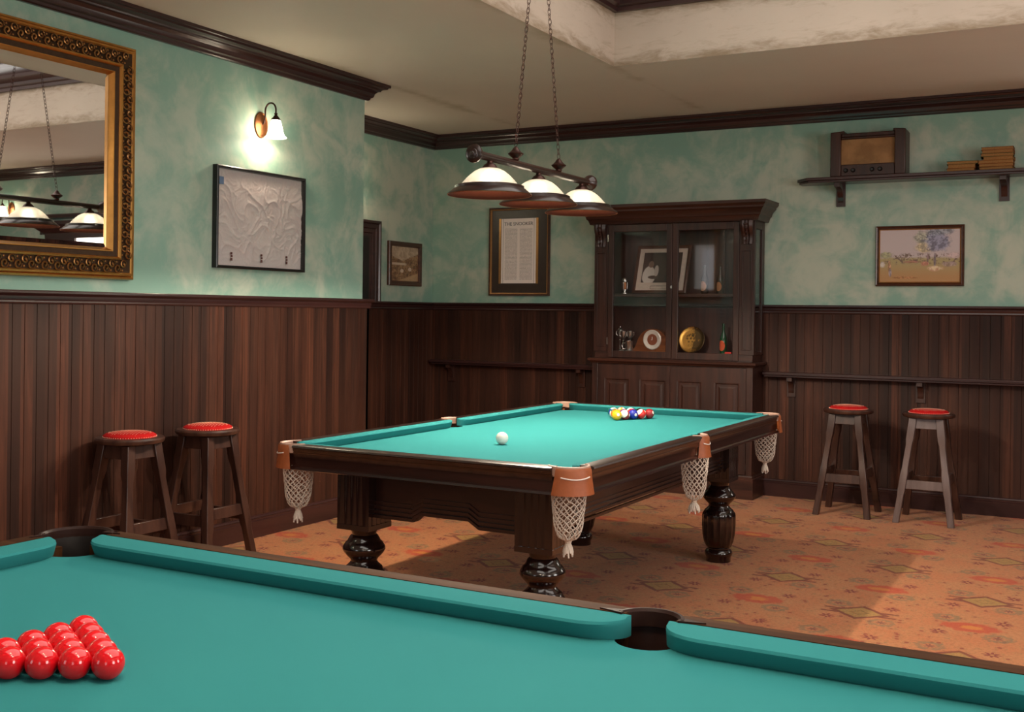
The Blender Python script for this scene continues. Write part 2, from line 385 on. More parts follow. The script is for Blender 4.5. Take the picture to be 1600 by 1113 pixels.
def sweep(path, prof, closed=False, segs=None):
    """profile (out, z) swept along a plan path, mitred; inside of the room is to the RIGHT of travel"""
    n = len(path); res = []
    P = [Vector(p) for p in path]
    def nrm(a, b): d = (b-a).normalized(); return Vector((d.y, -d.x))
    mit = []
    for i in range(n):
        ns = []
        if i > 0 or closed: ns.append(nrm(P[i-1], P[i]))
        if i < n-1 or closed: ns.append(nrm(P[i], P[(i+1) % n]))
        if len(ns) == 2: m = ns[0]+ns[1]; m = m/(m.dot(ns[0]))
        else: m = ns[0]
        mit.append(m)
    for i in range(n if closed else n-1):
        j = (i+1) % n
        mb = MB(); mb.loft([[(P[i].x+mit[i].x*o, P[i].y+mit[i].y*o, z) for o, z in prof], [(P[j].x+mit[j].x*o, P[j].y+mit[j].y*o, z) for o, z in prof]], True)
        res.append(mb)
    return res
path = [(XL, YS), (XL, YE), (XF, YE), (XF, YB), (XR, YB), (XR, YS)]
names = ['left', 'left_end', 'far_left', 'back', 'right', 'behind_camera']
crown = [(0, 0), (.018, 0), (.026, .006), (.030, .018), (.042, .024), (.046, .032), (.050, .048), (.064, .062), (.080, .066), (.082, .074), (.092, .080), (.112, .084), (.118, .094), (.130, .096), (.130, .1139), (0, .1139)]
for i, mb in enumerate(sweep(path, [(o, ZCB+z) for o, z in crown], True)):
    o = struct('trim_%d' % (i+1), mb, 'trim' if i in (0, 2, 4) else 'trimx', smooth=28)
WT = .02
wpath = path
wp = [(0, .0), (WT, .0), (WT, 1.40), (0, 1.40)]
def wains(a, b, name):
    """grooved boards between plan points a and b, front face WT off the wall"""
    a, b = Vector(a), Vector(b); d = (b-a); L = d.length; d.normalize(); nn = Vector((d.y, -d.x))
    s0 = a.x+a.y; sg = d.x+d.y; P = .068
    ks = sorted(((k*P - s0)/sg) for k in range(int(floor(min(s0, s0+sg*L)/P))-1, int(floor(max(s0, s0+sg*L)/P))+3))
    xs = [(0, 0.0)]
    for k in ks:
        if .004 < k < L-.004: xs += [(k-.0022, 0), (k-.0006, -.003), (k+.0006, -.003), (k+.0022, 0)]
    xs.append((L, 0)); mb = MB(); vs = []; fs = []
    for t, dz in xs:
        p = a+d*t+nn*(WT+dz); vs += [(p.x, p.y, .05), (p.x, p.y, 1.41)]
    for i in range(len(xs)-1): fs.append((2*i, 2*i+2, 2*i+3, 2*i+1))
    n0 = len(vs); q0 = a+nn*(-.002); q1 = b+nn*(-.002)
    vs += [(q0.x, q0.y, .05), (q0.x, q0.y, 1.41), (q1.x, q1.y, .05), (q1.x, q1.y, 1.41)]
    m = 2*len(xs)-2
    fs += [(n0, 0, 1, n0+1), (m, n0+2, n0+3, m+1), (n0, n0+2, n0+3, n0+1)]
    mb.add(vs, fs); return struct(name, mb, 'boards', smooth=None)
wains((XL, YS), (XL, YE+WT+.03), 'wall_left_panelling')
wains((XL+.02, YE+.03), (XF, YE+.03), 'wall_left_end_panelling')
wains((XF, YE), (XF, YB), 'wall_far_left_panelling')
wains((XF, YB), (XR, YB), 'wall_back_panelling')
wains((XR, YB), (XR, YS), 'wall_right_panelling')
path2 = [(XL, YS), (XL, YE+.03), (XF, YE+.03), (XF, YB), (XR, YB), (XR, YS)]
dado = [(0, 1.395), (WT+.006, 1.395), (WT+.010, 1.402), (WT+.008, 1.410), (WT+.012, 1.420), (WT+.012, 1.432), (WT+.024, 1.440), (WT+.030, 1.446), (WT+.030, 1.456), (WT+.026, 1.460), (0, 1.460)]
for i, mb in enumerate(sweep(path2, dado, True)):
    struct('trim_%d' % (i+11), mb, 'trim' if i in (0, 2, 4) else 'trimx', smooth=28)
base = [(0, 0), (WT+.018, 0), (WT+.018, .100), (WT+.012, .104), (WT+.012, .116), (WT+.016, .119), (WT+.010, .128), (WT+.002, .132), (0, .132)]
for i, mb in enumerate(sweep(path2, base, True)):
    struct('baseboard_'+names[i], mb, 'trim' if i in (0, 2, 4) else 'trimx', smooth=28)
# coffer moulding
cp = [(CX0, CY0), (CX0, CY1), (CX1, CY1), (CX1, CY0)]
cm = [(0, 3.285), (.03, 3.285), (.035, 3.31), (.06, 3.32), (.065, 3.345), (.10, 3.37), (.12, 3.375), (.125, 3.40), (.16, 3.44), (.165, 3.46), (.20, 3.50), (.22, 3.51), (.22, CZ-.001), (0, CZ-.001)]
for i, mb in enumerate(sweep(cp, cm, True)):
    struct('trim_%d' % (i+21), mb, 'trim' if i in (0, 2) else 'trimx', smooth=28)
# framed opening with dark glass on the far left wall
y0, y1, zt = 6.62, 7.605, 2.125
mb = MB()
fr = [(0, 0), (0, .030), (.020, .034), (.030, .024), (.062, .024), (.068, .016), (.100, .016), (.106, .006), (.135, .004), (.135, 0)]
rings = []
for (yy, zz, sy, sz) in ((y0, 1.46, 1, 0), (y0, zt, 1, -1), (y1, zt, -1, -1), (y1, 1.46, -1, 0)):
    rings.append([(XF+h, yy+sy*d, zz+sz*d) for d, h in fr])
mb.loft(rings, True)
struct('window_1', mb, 'trim', smooth=28)
struct('window_1_pane', MB().box(XF+.001, XF+.004, y0+.13, y1-.13, 1.461, zt-.13), 'black')
# on the back wall past the right edge of the picture (seen in the mirror): window under a dark cornice head
mb = MB(); mb.loft([[(x0, YB-d, z), (x1, YB-d, z), (x1, YB-.001, z), (x0, YB-.001, z)] for x0, x1, d, z in ((.02, 1.40, .05, 2.14), (.02, 1.40, .06, 2.20), (-.04, 1.46, .10, 2.235), (-.08, 1.54, .14, 2.29), (-.08, 1.54, .14, 2.33))])
mb.box(.02, .10, YB-.05, YB-.001, 1.461, 2.14).box(.92, 1.40, YB-.05, YB-.001, 1.461, 2.14)
struct('window_7', mb, 'trimx')
struct('window_7_pane', MB().box(.10, .92, YB-.02, YB-.001, 1.461, 2.14), emis('bright_window_glass', (1, .93, .82), 2.2))

# ------------------------------------------------------------------ picture frames
def frame(mb, w_, h_, prof):
    """prof: (distance in from the outer edge, height off the wall); local plane x/z, front towards -y, bottom-left at 0,0"""
    rings = []
    for (cx, cz, sx, sz) in ((0, 0, 1, 1), (w_, 0, -1, 1), (w_, h_, -1, -1), (0, h_, 1, -1)):
        rings.append([(cx+sx*d, -h, cz+sz*d) for d, h in prof])
    rings.append(rings[0]); return mb.loft(rings, False)
def quad(x0, x1, z0, z1, y): return MB().box(x0, x1, y, y+.0015, z0, z1)

def art_field():
    g = G('watercolour_field'); x, y, z = g.xyz(); n = g.noise(g.co(), 16, 6, .7, .5); n2 = g.noise(g.co(), 40, 4, .7)
    W, H = .54, .37
    u = g.f('DIVIDE', x, .6); v = g.f('DIVIDE', z, .435)
    vn = g.f('ADD', v, g.f('MULTIPLY', g.f('SUBTRACT', n, .5), .10))
    col = g.mix(g.step(vn, .1, .45), (0.50, 0.27, 0.11), (0.45, 0.36, 0.17))
    col = g.mix(g.step(vn, .44, .50), col, (0.60, 0.50, 0.50))
    col = g.mix(g.f('MULTIPLY', g.step(n2, .5, .6), g.f('MULTIPLY', g.step(v, .34, .4), g.f('SUBTRACT', 1, g.step(v, .52, .56)))), col, (0.20, .13, .10))
    def blob(cx, cy, rx, ry, c, k=.8, s=.6):
        nonlocal col
        d = g.f('SQRT', g.f('ADD', g.f('POWER', g.f('DIVIDE', g.f('SUBTRACT', u, cx), rx), 2.0), g.f('POWER', g.f('DIVIDE', g.f('SUBTRACT', v, cy), ry), 2.0)))
        d = g.f('ADD', d, g.f('MULTIPLY', g.f('SUBTRACT', g.f('ADD', g.f('MULTIPLY', n, .6), g.f('MULTIPLY', n2, .4)), .5), s*3.4))
        col = g.mix(g.f('MULTIPLY', g.f('SUBTRACT', 1, g.step(d, .6, 1.05)), k), col, g.mix(g.step(n2, .42, .6), c, tuple(min(1, q_*2.4+.05) for q_ in c)))
    blob(.12, .52, .08, .06, (.22, .22, .10)); blob(.56, .64, .12, .12, (.34, .27, .12), .7)
    blob(.55, .80, .14, .12, (.22, .22, .16), .8); blob(.70, .74, .18, .2, (.12, .12, .19), .85); blob(.74, .9, .17, .08, (.15, .16, .19), .8)
    blob(.60, .45, .012, .12, (.14, .08, .09), .8, .1); blob(.68, .42, .016, .14, (.10, .07, .10), .8, .1)
    blob(.42, .40, .12, .025, (.25, .09, .06), .7); blob(.57, .37, .05, .04, (.50, .16, .12), .7); blob(.68, .29, .10, .05, (.62, .33, .22), .7)
    blob(.16, .33, .022, .11, (.34, .18, .10), .9, .15); blob(.17, .22, .02, .08, (.20, .17, .20), .8, .15); blob(.08, .36, .04, .06, (.62, .48, .45), .6)
    blob(.85, .36, .10, .05, (.22, .15, .17), .6); blob(.35, .14, .18, .02, (.30, .12, .04), .7); blob(.9, .5, .1, .06, (.45, .30, .30), .6)
    return g.done(col, .35, 0, .4)
def art_sepia():
    g = G('sepia_landscape'); x, y, z = g.xyz(); n = g.noise(g.co(), 22, 6, .7, .5); n2 = g.noise(g.co(), 55, 4, .7)
    u = g.f('DIVIDE', x, .5); v = g.f('DIVIDE', z, .378)
    hill = g.f('ADD', .56, g.f('MULTIPLY', g.f('ABSOLUTE', g.f('SUBTRACT', u, .42)), .35))
    d = g.f('SUBTRACT', g.f('ADD', v, g.f('MULTIPLY', g.f('SUBTRACT', n, .5), .12)), hill)
    col = g.mix(g.step(n, .4, .6), (.20, .10, .05), (.42, .25, .13))
    col = g.mix(g.f('MULTIPLY', g.step(n2, .5, .62), .7), col, (.07, .035, .02))
    col = g.mix(g.step(d, -.01, .02), col, g.mix(g.step(n, .4, .6), (.62, .47, .33), (.42, .30, .20)))
    r = g.f('SUBTRACT', v, g.f('ADD', .04, g.f('MULTIPLY', u, .30)))
    col = g.mix(g.f('MULTIPLY', g.f('SUBTRACT', 1, g.step(r, -.03, .0)), .75), col, (.55, .36, .20))
    col = g.mix(g.f('MULTIPLY', g.f('MULTIPLY', g.step(v, .46, .48), g.f('SUBTRACT', 1, g.step(v, .51, .53))), g.f('SUBTRACT', 1, g.step(u, .5, .6))), col, (.60, .47, .35))
    for cx, cy in ((.42, .34), (.66, .38)):
        q = g.f('SQRT', g.f('ADD', g.f('POWER', g.f('DIVIDE', g.f('SUBTRACT', u, cx), .06), 2.0), g.f('POWER', g.f('DIVIDE', g.f('SUBTRACT', v, cy), .05), 2.0)))
        col = g.mix(g.f('MULTIPLY', g.f('SUBTRACT', 1, g.step(q, .7, 1)), .8), col, (.72, .6, .48))
    return g.done(col, .3, 0, .4)
def art_text():
    g = G('printed_rules_sheet'); x, y, z = g.xyz()
    row = g.f('FRACT', g.f('DIVIDE', z, .0105)); rid = g.f('FLOOR', g.f('DIVIDE', z, .0105))
    wn = g.noise(g.co((1, 1, 1)), 420, 2, .6)
    vec = g.n('ShaderNodeCombineXYZ'); g.put(vec.inputs[0], g.f('MULTIPLY', x, 60)); g.put(vec.inputs[1], g.f('MULTIPLY', rid, 7.7))
    wd = g.noise(vec.outputs[0], 6, 2, .8)
    mark = g.f('MULTIPLY', g.f('LESS_THAN', row, .55), g.step(wd, .40, .5))
    cx = g.f('ABSOLUTE', g.f('SUBTRACT', x, 0.0)); col2 = g.f('MULTIPLY', g.f('GREATER_THAN', cx, .012), g.f('LESS_THAN', cx, .135))
    inr = g.f('MULTIPLY', g.f('LESS_THAN', z, .475), g.f('GREATER_THAN', z, .03))
    bord = g.f('MAXIMUM', g.f('MULTIPLY', g.f('GREATER_THAN', cx, .149), g.f('LESS_THAN', cx, .153)), 0)
    m = g.f('MAXIMUM', g.f('MULTIPLY', g.f('MULTIPLY', mark, col2), g.f('MULTIPLY', inr, .55)), g.f('MULTIPLY', bord, .7))
    return g.done(g.mix(m, (.90, .80, .75), (.12, .08, .08)), .5)
def art_photo():
    g = G('portrait_photograph'); x, y, z = g.xyz(); n = g.noise(g.co(), 14, 4)
    col = g.mix(n, (.03, .02, .018), (.10, .06, .05))
    def blob(cx, cz, rx, rz, c):
        nonlocal col
        q = g.f('SQRT', g.f('ADD', g.f('POWER', g.f('DIVIDE', g.f('SUBTRACT', x, cx), rx), 2.0), g.f('POWER', g.f('DIVIDE', g.f('SUBTRACT', z, cz), rz), 2.0)))
        q = g.f('ADD', q, g.f('MULTIPLY', g.f('SUBTRACT', n, .5), .3))
        col = g.mix(g.f('SUBTRACT', 1, g.step(q, .85, 1)), col, c)
    blob(.125, .150, .060, .085, (.62, .55, .50)); blob(.135, .245, .024, .030, (.22, .14, .11)); blob(.165, .135, .05, .016, (.10, .07, .06)); blob(.185, .19, .02, .05, (.5, .42, .38))
    blob(.29, .20, .022, .028, (.20, .13, .10)); blob(.30, .13, .045, .05, (.05, .035, .035))
    return g.done(col, .3)

# mirror with wide gilt frame (left wall)
MY0, MY1, MZ0, MZ1 = 2.42, 4.178, 1.527, 2.744
t = thing('wall_mirror', 'large rectangular mirror in a wide ornate gilt frame on the green left wall', 'mirror', (XL+.002, MY0, MZ0), radians(90))
W, H = MY1-MY0, MZ1-MZ0
prof_o = [(0, 0), (0, .030), (.004, .038), (.012, .040), (.018, .034), (.020, .050), (.030, .052), (.036, .046)]
frame(MB(), W, H, prof_o).build('outer_moulding', 'gold', t)
frame(MB(), W, H, [(.036, .046), (.046, .040), (.080, .044), (.100, .048)]).build('carved_band', 'dgold', t)
frame(MB(), W, H, [(.100, .048), (.102, .058), (.110, .060), (.116, .054), (.118, .044)]).build('bead', 'gold', t)
frame(MB(), W, H, [(.118, .044), (.122, .040), (.142, .038)]).build('dark_band', 'dgold', t)
frame(MB(), W, H, [(.142, .038), (.144, .044), (.148, .044), (.152, .036), (.160, .018), (.163, .014), (.163, 0)]).build('inner_slip', 'gold', t)
mb = MB(); q = .068
def scroll(mb, cx, cz, ang, s, fl):
    s *= 1.35
    pts = []; rs = []
    for i in range(13):
        a = i/12*pi*2.3; r = s*(1-.72*i/12)
        px, pz = fl*r*cos(a), r*sin(a)
        pts.append((cx+px*cos(ang)-pz*sin(ang), -.048-.010*sin(pi*i/12), cz+px*sin(ang)+pz*cos(ang))); rs.append(.0022+.0040*i/12)
    mb.tube(pts, rs, 5)
def row(x0, z0, x1, z1, n, ang):
    for i in range(n):
        f_ = (i+.5)/n; x = x0+(x1-x0)*f_; z = z0+(z1-z0)*f_; s = 1 if i % 2 else -1
        scroll(mb, x+cos(ang+pi/2)*.010*s, z+sin(ang+pi/2)*.010*s, ang+(0 if i % 2 else pi), .019, s)
        mb.sphere((x+cos(ang+pi/2)*-.022*s, -.047, z+sin(ang+pi/2)*-.022*s), .006, 8, 6, (1, .7, 1))
row(q, q, W-q, q, 44, 0); row(q, H-q, W-q, H-q, 44, 0); row(q, q+.04, q, H-q-.04, 27, pi/2); row(W-q, q+.04, W-q, H-q-.04, 27, pi/2)
mb.build('scroll_ornament', plain('scroll_gilt', (0.42, 0.20, 0.065), .32, .85, .5, .2, 30), t)
mb = MB(); b = .028
o_ = [(.172, .0145), (W-.172, .0145)]
vs = [(.156, -.013, .156), (W-.156, -.013, .156), (W-.156, -.013, H-.156), (.156, -.013, H-.156), (.156+b, -.016, .156+b), (W-.156-b, -.016, .156+b), (W-.156-b, -.016, H-.156-b), (.156+b, -.016, H-.156-b)]
mb.add(vs, [(4, 5, 6, 7), (0, 1, 5, 4), (1, 2, 6, 5), (2, 3, 7, 6), (3, 0, 4, 7)])
mb.build('glass', 'mirror', t, smooth=None)

# framed crumpled cloth
W, H = .792, .597
t = thing('framed_cloth', 'crumpled white cloth with small tags in a thin black frame on the left wall', 'framed cloth', (XL+.001, 4.787, 1.619), radians(90))
frame(MB(), W, H, [(0, 0), (0, .035), (.006, .038), (.015, .036), (.018, .012)]).build('frame', 'black', t)
mb = MB(); nx, nz = 170, 130; vs = []
for j in range(nz+1):
    for i in range(nx+1):
        u, v = i/nx, j/nz; x = .014+u*(W-.028); z = .014+v*(H-.028)
        p = Vector((x*7, z*6, 0)); p2 = Vector((x*8+mnoise.noise(p)*.7, z*8+mnoise.noise(p+Vector((5, 5, 5)))*.7, 1.7))
        r1 = 1-abs(mnoise.noise(p2*1.1))*2; r2 = 1-abs(mnoise.noise(p2*2.6+Vector((3, 1, 0))))*2
        edge = min(1, min(v*5, (1-v)*3+.3)); side = .4+abs(u-.42)*1.2
        vs.append((x, -.010-.0070*edge*(max(0, r1)**5)-.0055*edge*side*(max(0, r2)**4)-.0020*edge*max(0, 1-abs(mnoise.noise(p2*5.3))*2)**3, z))
mb.add(vs, [(j*(nx+1)+i, j*(nx+1)+i+1, (j+1)*(nx+1)+i+1, (j+1)*(nx+1)+i) for j in range(nz) for i in range(nx)])
mb.build('cloth', plain('white_fabric', (.62, .53, .51), .8, 0, .2, .06, 90), t, smooth=180)
quad(.030, .066, .485, .53, -.024).build('blue_tag', plain('blue_label', (.10, .16, .30), .6), t)
for x in (.14, .40, .63):
    mb = MB(); mb.box(x-.007, x+.007, -.0215, -.019, .045, .062).box(x-.005, x+.008, -.0215, -.019, .066, .078).box(x-.008, x+.006, -.0215, -.019, .082, .096)
    mb.build('red_tag', plain('maroon_label', (.10, .018, .016), .6), t)
MB().box(.018, W-.018, -.0300, -.0290, .018, H-.018).build('glazing', 'glass', t)

# small sepia picture on the far left wall
W, H = .5, .378
t = thing('framed_picture', 'small sepia landscape picture in a brown wooden frame by the room corner', 'picture', (XF+.001, 7.728, 1.598), radians(90))
frame(MB(), W, H, [(0, 0), (0, .02), (.006, .026), (.02, .024), (.034, .026), (.040, .016), (.044, .006)]).build('frame', 'pframe', t)
quad(.040, W-.040, .040, H-.040, -.008).build('print', art_sepia(), t)

# framed rules sheet on the back wall
W, H = .592, .765
t = thing('framed_rules', 'tall framed sheet of snooker rules with a dark mount and gilt edges', 'framed print', (-4.876, YB-.001, 1.523))
frame(MB(), W, H, [(0, 0), (0, .022), (.004, .028), (.012, .026), (.014, .020)]).build('frame', 'pframe', t)
frame(MB(), W, H, [(.014, .020), (.017, .026), (.022, .024), (.026, .010)]).build('gilt_edge', 'pgilt', t)
quad(.02, W-.02, .02, H-.02, -.009).build('mount', plain('dark_brown_mount', (.050, .034, .026), .35), t)
for a_, b_ in ((.098, .118), (.462, .482)): MB().box(a_, b_, -.016, -.009, .105, .668).build('side_slip', 'pgilt', t)
o = quad(-.17, .17, 0, .56, 0).build('sheet', art_text(), t); o.location = (.290, -.0135, .107)
def text(s, size, loc, parent, mat, name='lettering', rot=(pi/2, 0, 0), ext=.0004, align='CENTER'):
    c = bpy.data.curves.new(name, 'FONT'); c.body = s; c.size = size; c.extrude = ext; c.align_x = align
    tmp = bpy.data.objects.new('tmp', c); C.objects.link(tmp)
    me = bpy.data.meshes.new_from_object(tmp.evaluated_get(bpy.context.evaluated_depsgraph_get())); bpy.data.objects.remove(tmp)
    me.materials.clear(); me.materials.append(mat); o = bpy.data.objects.new(name, me); C.objects.link(o); o.parent = parent
    o.location = loc; o.rotation_euler = rot; return o
ink = plain('dark_ink', (.05, .035, .04), .6)
bpy.context.view_layer.update()
text('THE SNOOKER', .042, (.290, -.0145, .107+.500), t, ink)

# painting on the right of the back wall
W, H = .606, .436
t = thing('painting', 'watercolour of a tree and figures in a field, brown frame, below the wall shelf', 'painting', (-1.606, YB-.001, 1.603))
frame(MB(), W, H, [(0, 0), (0, .020), (.005, .026), (.012, .022), (.018, .026), (.024, .014)]).build('frame', 'pframe', t)
frame(MB(), W, H, [(.024, .014), (.027, .016), (.031, .008)]).build('gilt_slip', 'pgilt', t)
quad(.028, W-.028, .028, H-.028, -.009).build('canvas', art_field(), t)

# ------------------------------------------------------------------ wall sconces
def make_sconce(loc, rz, lab):
    t = thing('wall_sconce', lab, 'wall lamp', loc, rz, 'swan neck wall sconces')
    # local: wall is the plane y=0, lamp comes out towards -y; origin at plate centre
    mb = MB(); rings = []
    for r, h in ((.98, 0), (1, .004), (.96, .010), (.90, .011), (.86, .008), (.6, .013), (.3, .016), (.02, .018)):
        rings.append([(.057*r*cos(2*pi*k/32), -h, .080*r*sin(2*pi*k/32)) for k in range(32)])
    mb.loft(rings, True); mb.build('back_plate', 'copper', t)
    pts = [(0, -.012, .0), (0, -.030, .012), (0, -.036, .06)]
    for i in range(13):
        a = pi-pi*i/12; pts.append((0, -.078+.042*-cos(a)*-1*-1 if False else -.078+.042*(-cos(a))*-1, .082+.046*sin(a)))
    pts = pts[:3]+[(0, -.036-.042*(1-cos(pi*i/12)), .082+.046*sin(pi*i/12)) for i in range(13)]+[(0, -.120, .060)]
    MB().tube(pts, .0055, 8).build('arm', 'bronze', t)
    MB().lathe([(.001, .066), (.009, .064), (.011, .058), (.007, .052), (.010, .048), (.020, .036), (.028, .026), (.029, .020), (.001, .020)], (0, -.120, 0), 24).build('shade_cap', 'bronze', t)
    sh = [(.024, .022), (.030, .010), (.036, -.012), (.041, -.036), (.046, -.058), (.054, -.074), (.065, -.084), (.0635, -.086), (.051, -.075), (.043, -.058), (.038, -.036), (.033, -.012), (.027, .010), (.022, .020)]
    MB().lathe(sh, (0, -.120, 0), 32).build('lamp_shade', 'sshade', t)
    MB().sphere((0, -.120, -.045), .020, 12, 8).build('bulb', 'bulb', t)
    point('sconce_light', (0, -.120, -.062), SCONCE_W, WARM, .02, t)
    return t
s1 = make_sconce((XL+.001, 5.187, 2.502), radians(90), 'swan neck wall lamp with frosted shade above the framed cloth, on the left wall')
def dupx(root, loc, rz, lab):
    return dup(root, loc, rz, lab)
dupx(s1, (XL+.001, 1.4, 2.502), radians(90), 'added unseen swan neck wall lamp beyond the mirror, for extra light')  # extra lamp added out of view to brighten ceiling and walls
dupx(s1, (XF+.001, 7.09, 2.502), radians(90), 'swan neck wall lamp on the recessed wall, hidden behind the projecting left wall')
dupx(s1, (2.04, YB-.001, 2.502), 0, 'swan neck wall lamp on the back wall, seen only in the gilt mirror')

# ------------------------------------------------------------------ pendant lamps
def make_pendant(loc, rz, lab, ys, bar, fin, watts, sc=1.0):
    """local: bar along x, origin on the floor below; heights are absolute"""
    t = thing('pendant_lamp', lab, 'ceiling lamp', loc, rz, 'three shade pendant lamps over the tables')
    t.scale = (sc, sc, sc); ctop = (CZ-loc[2])/sc
    zb = 2.045
    MB().tube([(bar[0]+.03, 0, zb), (bar[1]-.03, 0, zb)], .0175, 20).build('bar', 'lampwood', t)
    for s, x in ((-1, bar[0]), (1, bar[1])):
        mb = MB(); prof = [(.0005, -.012), (.008, -.012), (.010, -.007), (.020, -.005), (.022, -.001), (.032, .001), (.039, .006), (.040, .014), (.036, .022), (.026, .034), (.018, .046), (.0005, .050)]
        rings = [[(x-s*(-z)*-1 if False else x-s*z*1.0, r*cos(2*pi*k/28), zb+r*sin(2*pi*k/28)) for k in range(28)] for r, z in prof]
        mb.loft(rings, False).build('end_knob', 'lampwood', t)
    for x in ys:
        n = MB().lathe([(.0005, -.014), (.012, -.015), (.014, -.024), (.026, -.032), (.034, -.044), (.036, -.052), (.001, -.052)], (x, 0, zb), 28).build('shade_holder', 'bronze', t)
        zr = 1.885
        sh = [(.033, .114), (.046, .110), (.066, .100), (.086, .084), (.104, .066), (.120, .048), (.133, .034), (.129, .034), (.116, .048), (.100, .064), (.082, .082), (.062, .097), (.043, .107), (.033, .110)]
        MB().lathe(sh, (x, 0, zr), 40).build('lamp_shade', 'shade', t)
        rim = [(.134, .036), (.142, .040), (.149, .036), (.150, .026), (.158, .022), (.166, .014), (.180, .004), (.1825, -.001), (.180, -.003)]
        MB().lathe(rim, (x, 0, zr), 48).build('shade_rim', 'lampwood', t)
        MB().lathe([(.180, -.003), (.168, .003), (.156, .010), (.142, .022), (.132, .030), (.134, .036)], (x, 0, zr), 48).build('rim_lining', plain('dark_rim_lining', (.0040, .0009, .0004), .6, 0, .02), t)
        MB().lathe([(.1815, -.0035), (.1835, -.001), (.1825, -.0005), (.180, -.003), (.1815, -.0035)], (x, 0, zr), 48).build('rim_edge', 'copper', t)
        MB().sphere((x, 0, 1.955), .026, 14, 10).build('bulb', 'bulb', t)
        point('pendant_light', (x, 0, 1.938), watts, WARM, .03, t)
    for x in fin:
        MB().lathe([(.0005, .012), (.012, .014), (.016, .020), (.014, .026), (.022, .032), (.034, .042), (.036, .047), (.030, .051), (.018, .062), (.012, .072), (.008, .076), (.001, .080)], (x, 0, zb), 24).build('finial', 'bronze', t)
    hook = Vector(((fin[0]+fin[1])/2-.01, 0, ctop-.03))
    for x in fin:
        a = Vector((x, 0, zb+.078)); d = hook-a; L = d.length; d.normalize(); n = int(L/.0225)
        q1 = d.cross(Vector((0, 1, 0))).normalized(); q2 = Vector((0, 1, 0)); mb = MB()
        for i in range(n):
            c = a+d*(L*(i+.5)/n); q = q1 if i % 2 else q2; pts = []
            for k in range(10):
                an = 2*pi*k/10; pts.append(c+d*(.0165*cos(an))+q*(.0075*sin(an)))
            mb.tube(pts, .0016, 4, close=True)
        mb.build('chain', 'bronze', t)
    MB().lathe([(.001, -.035), (.012, -.03), (.05, -.012), (.055, 0), (.001, 0)], (hook.x, 0, ctop), 24).build('ceiling_rose', 'bronze', t)
    return t
PX, PY = -2.4, 4.6
make_pendant((PX*1.1, PY*1.1, -.138), radians(90), 'three shade pendant lamp on chains over the far pool table', (-.456, -.003, .464), (-.600, .575), (-.226, .206), BULB_W, 1.1)

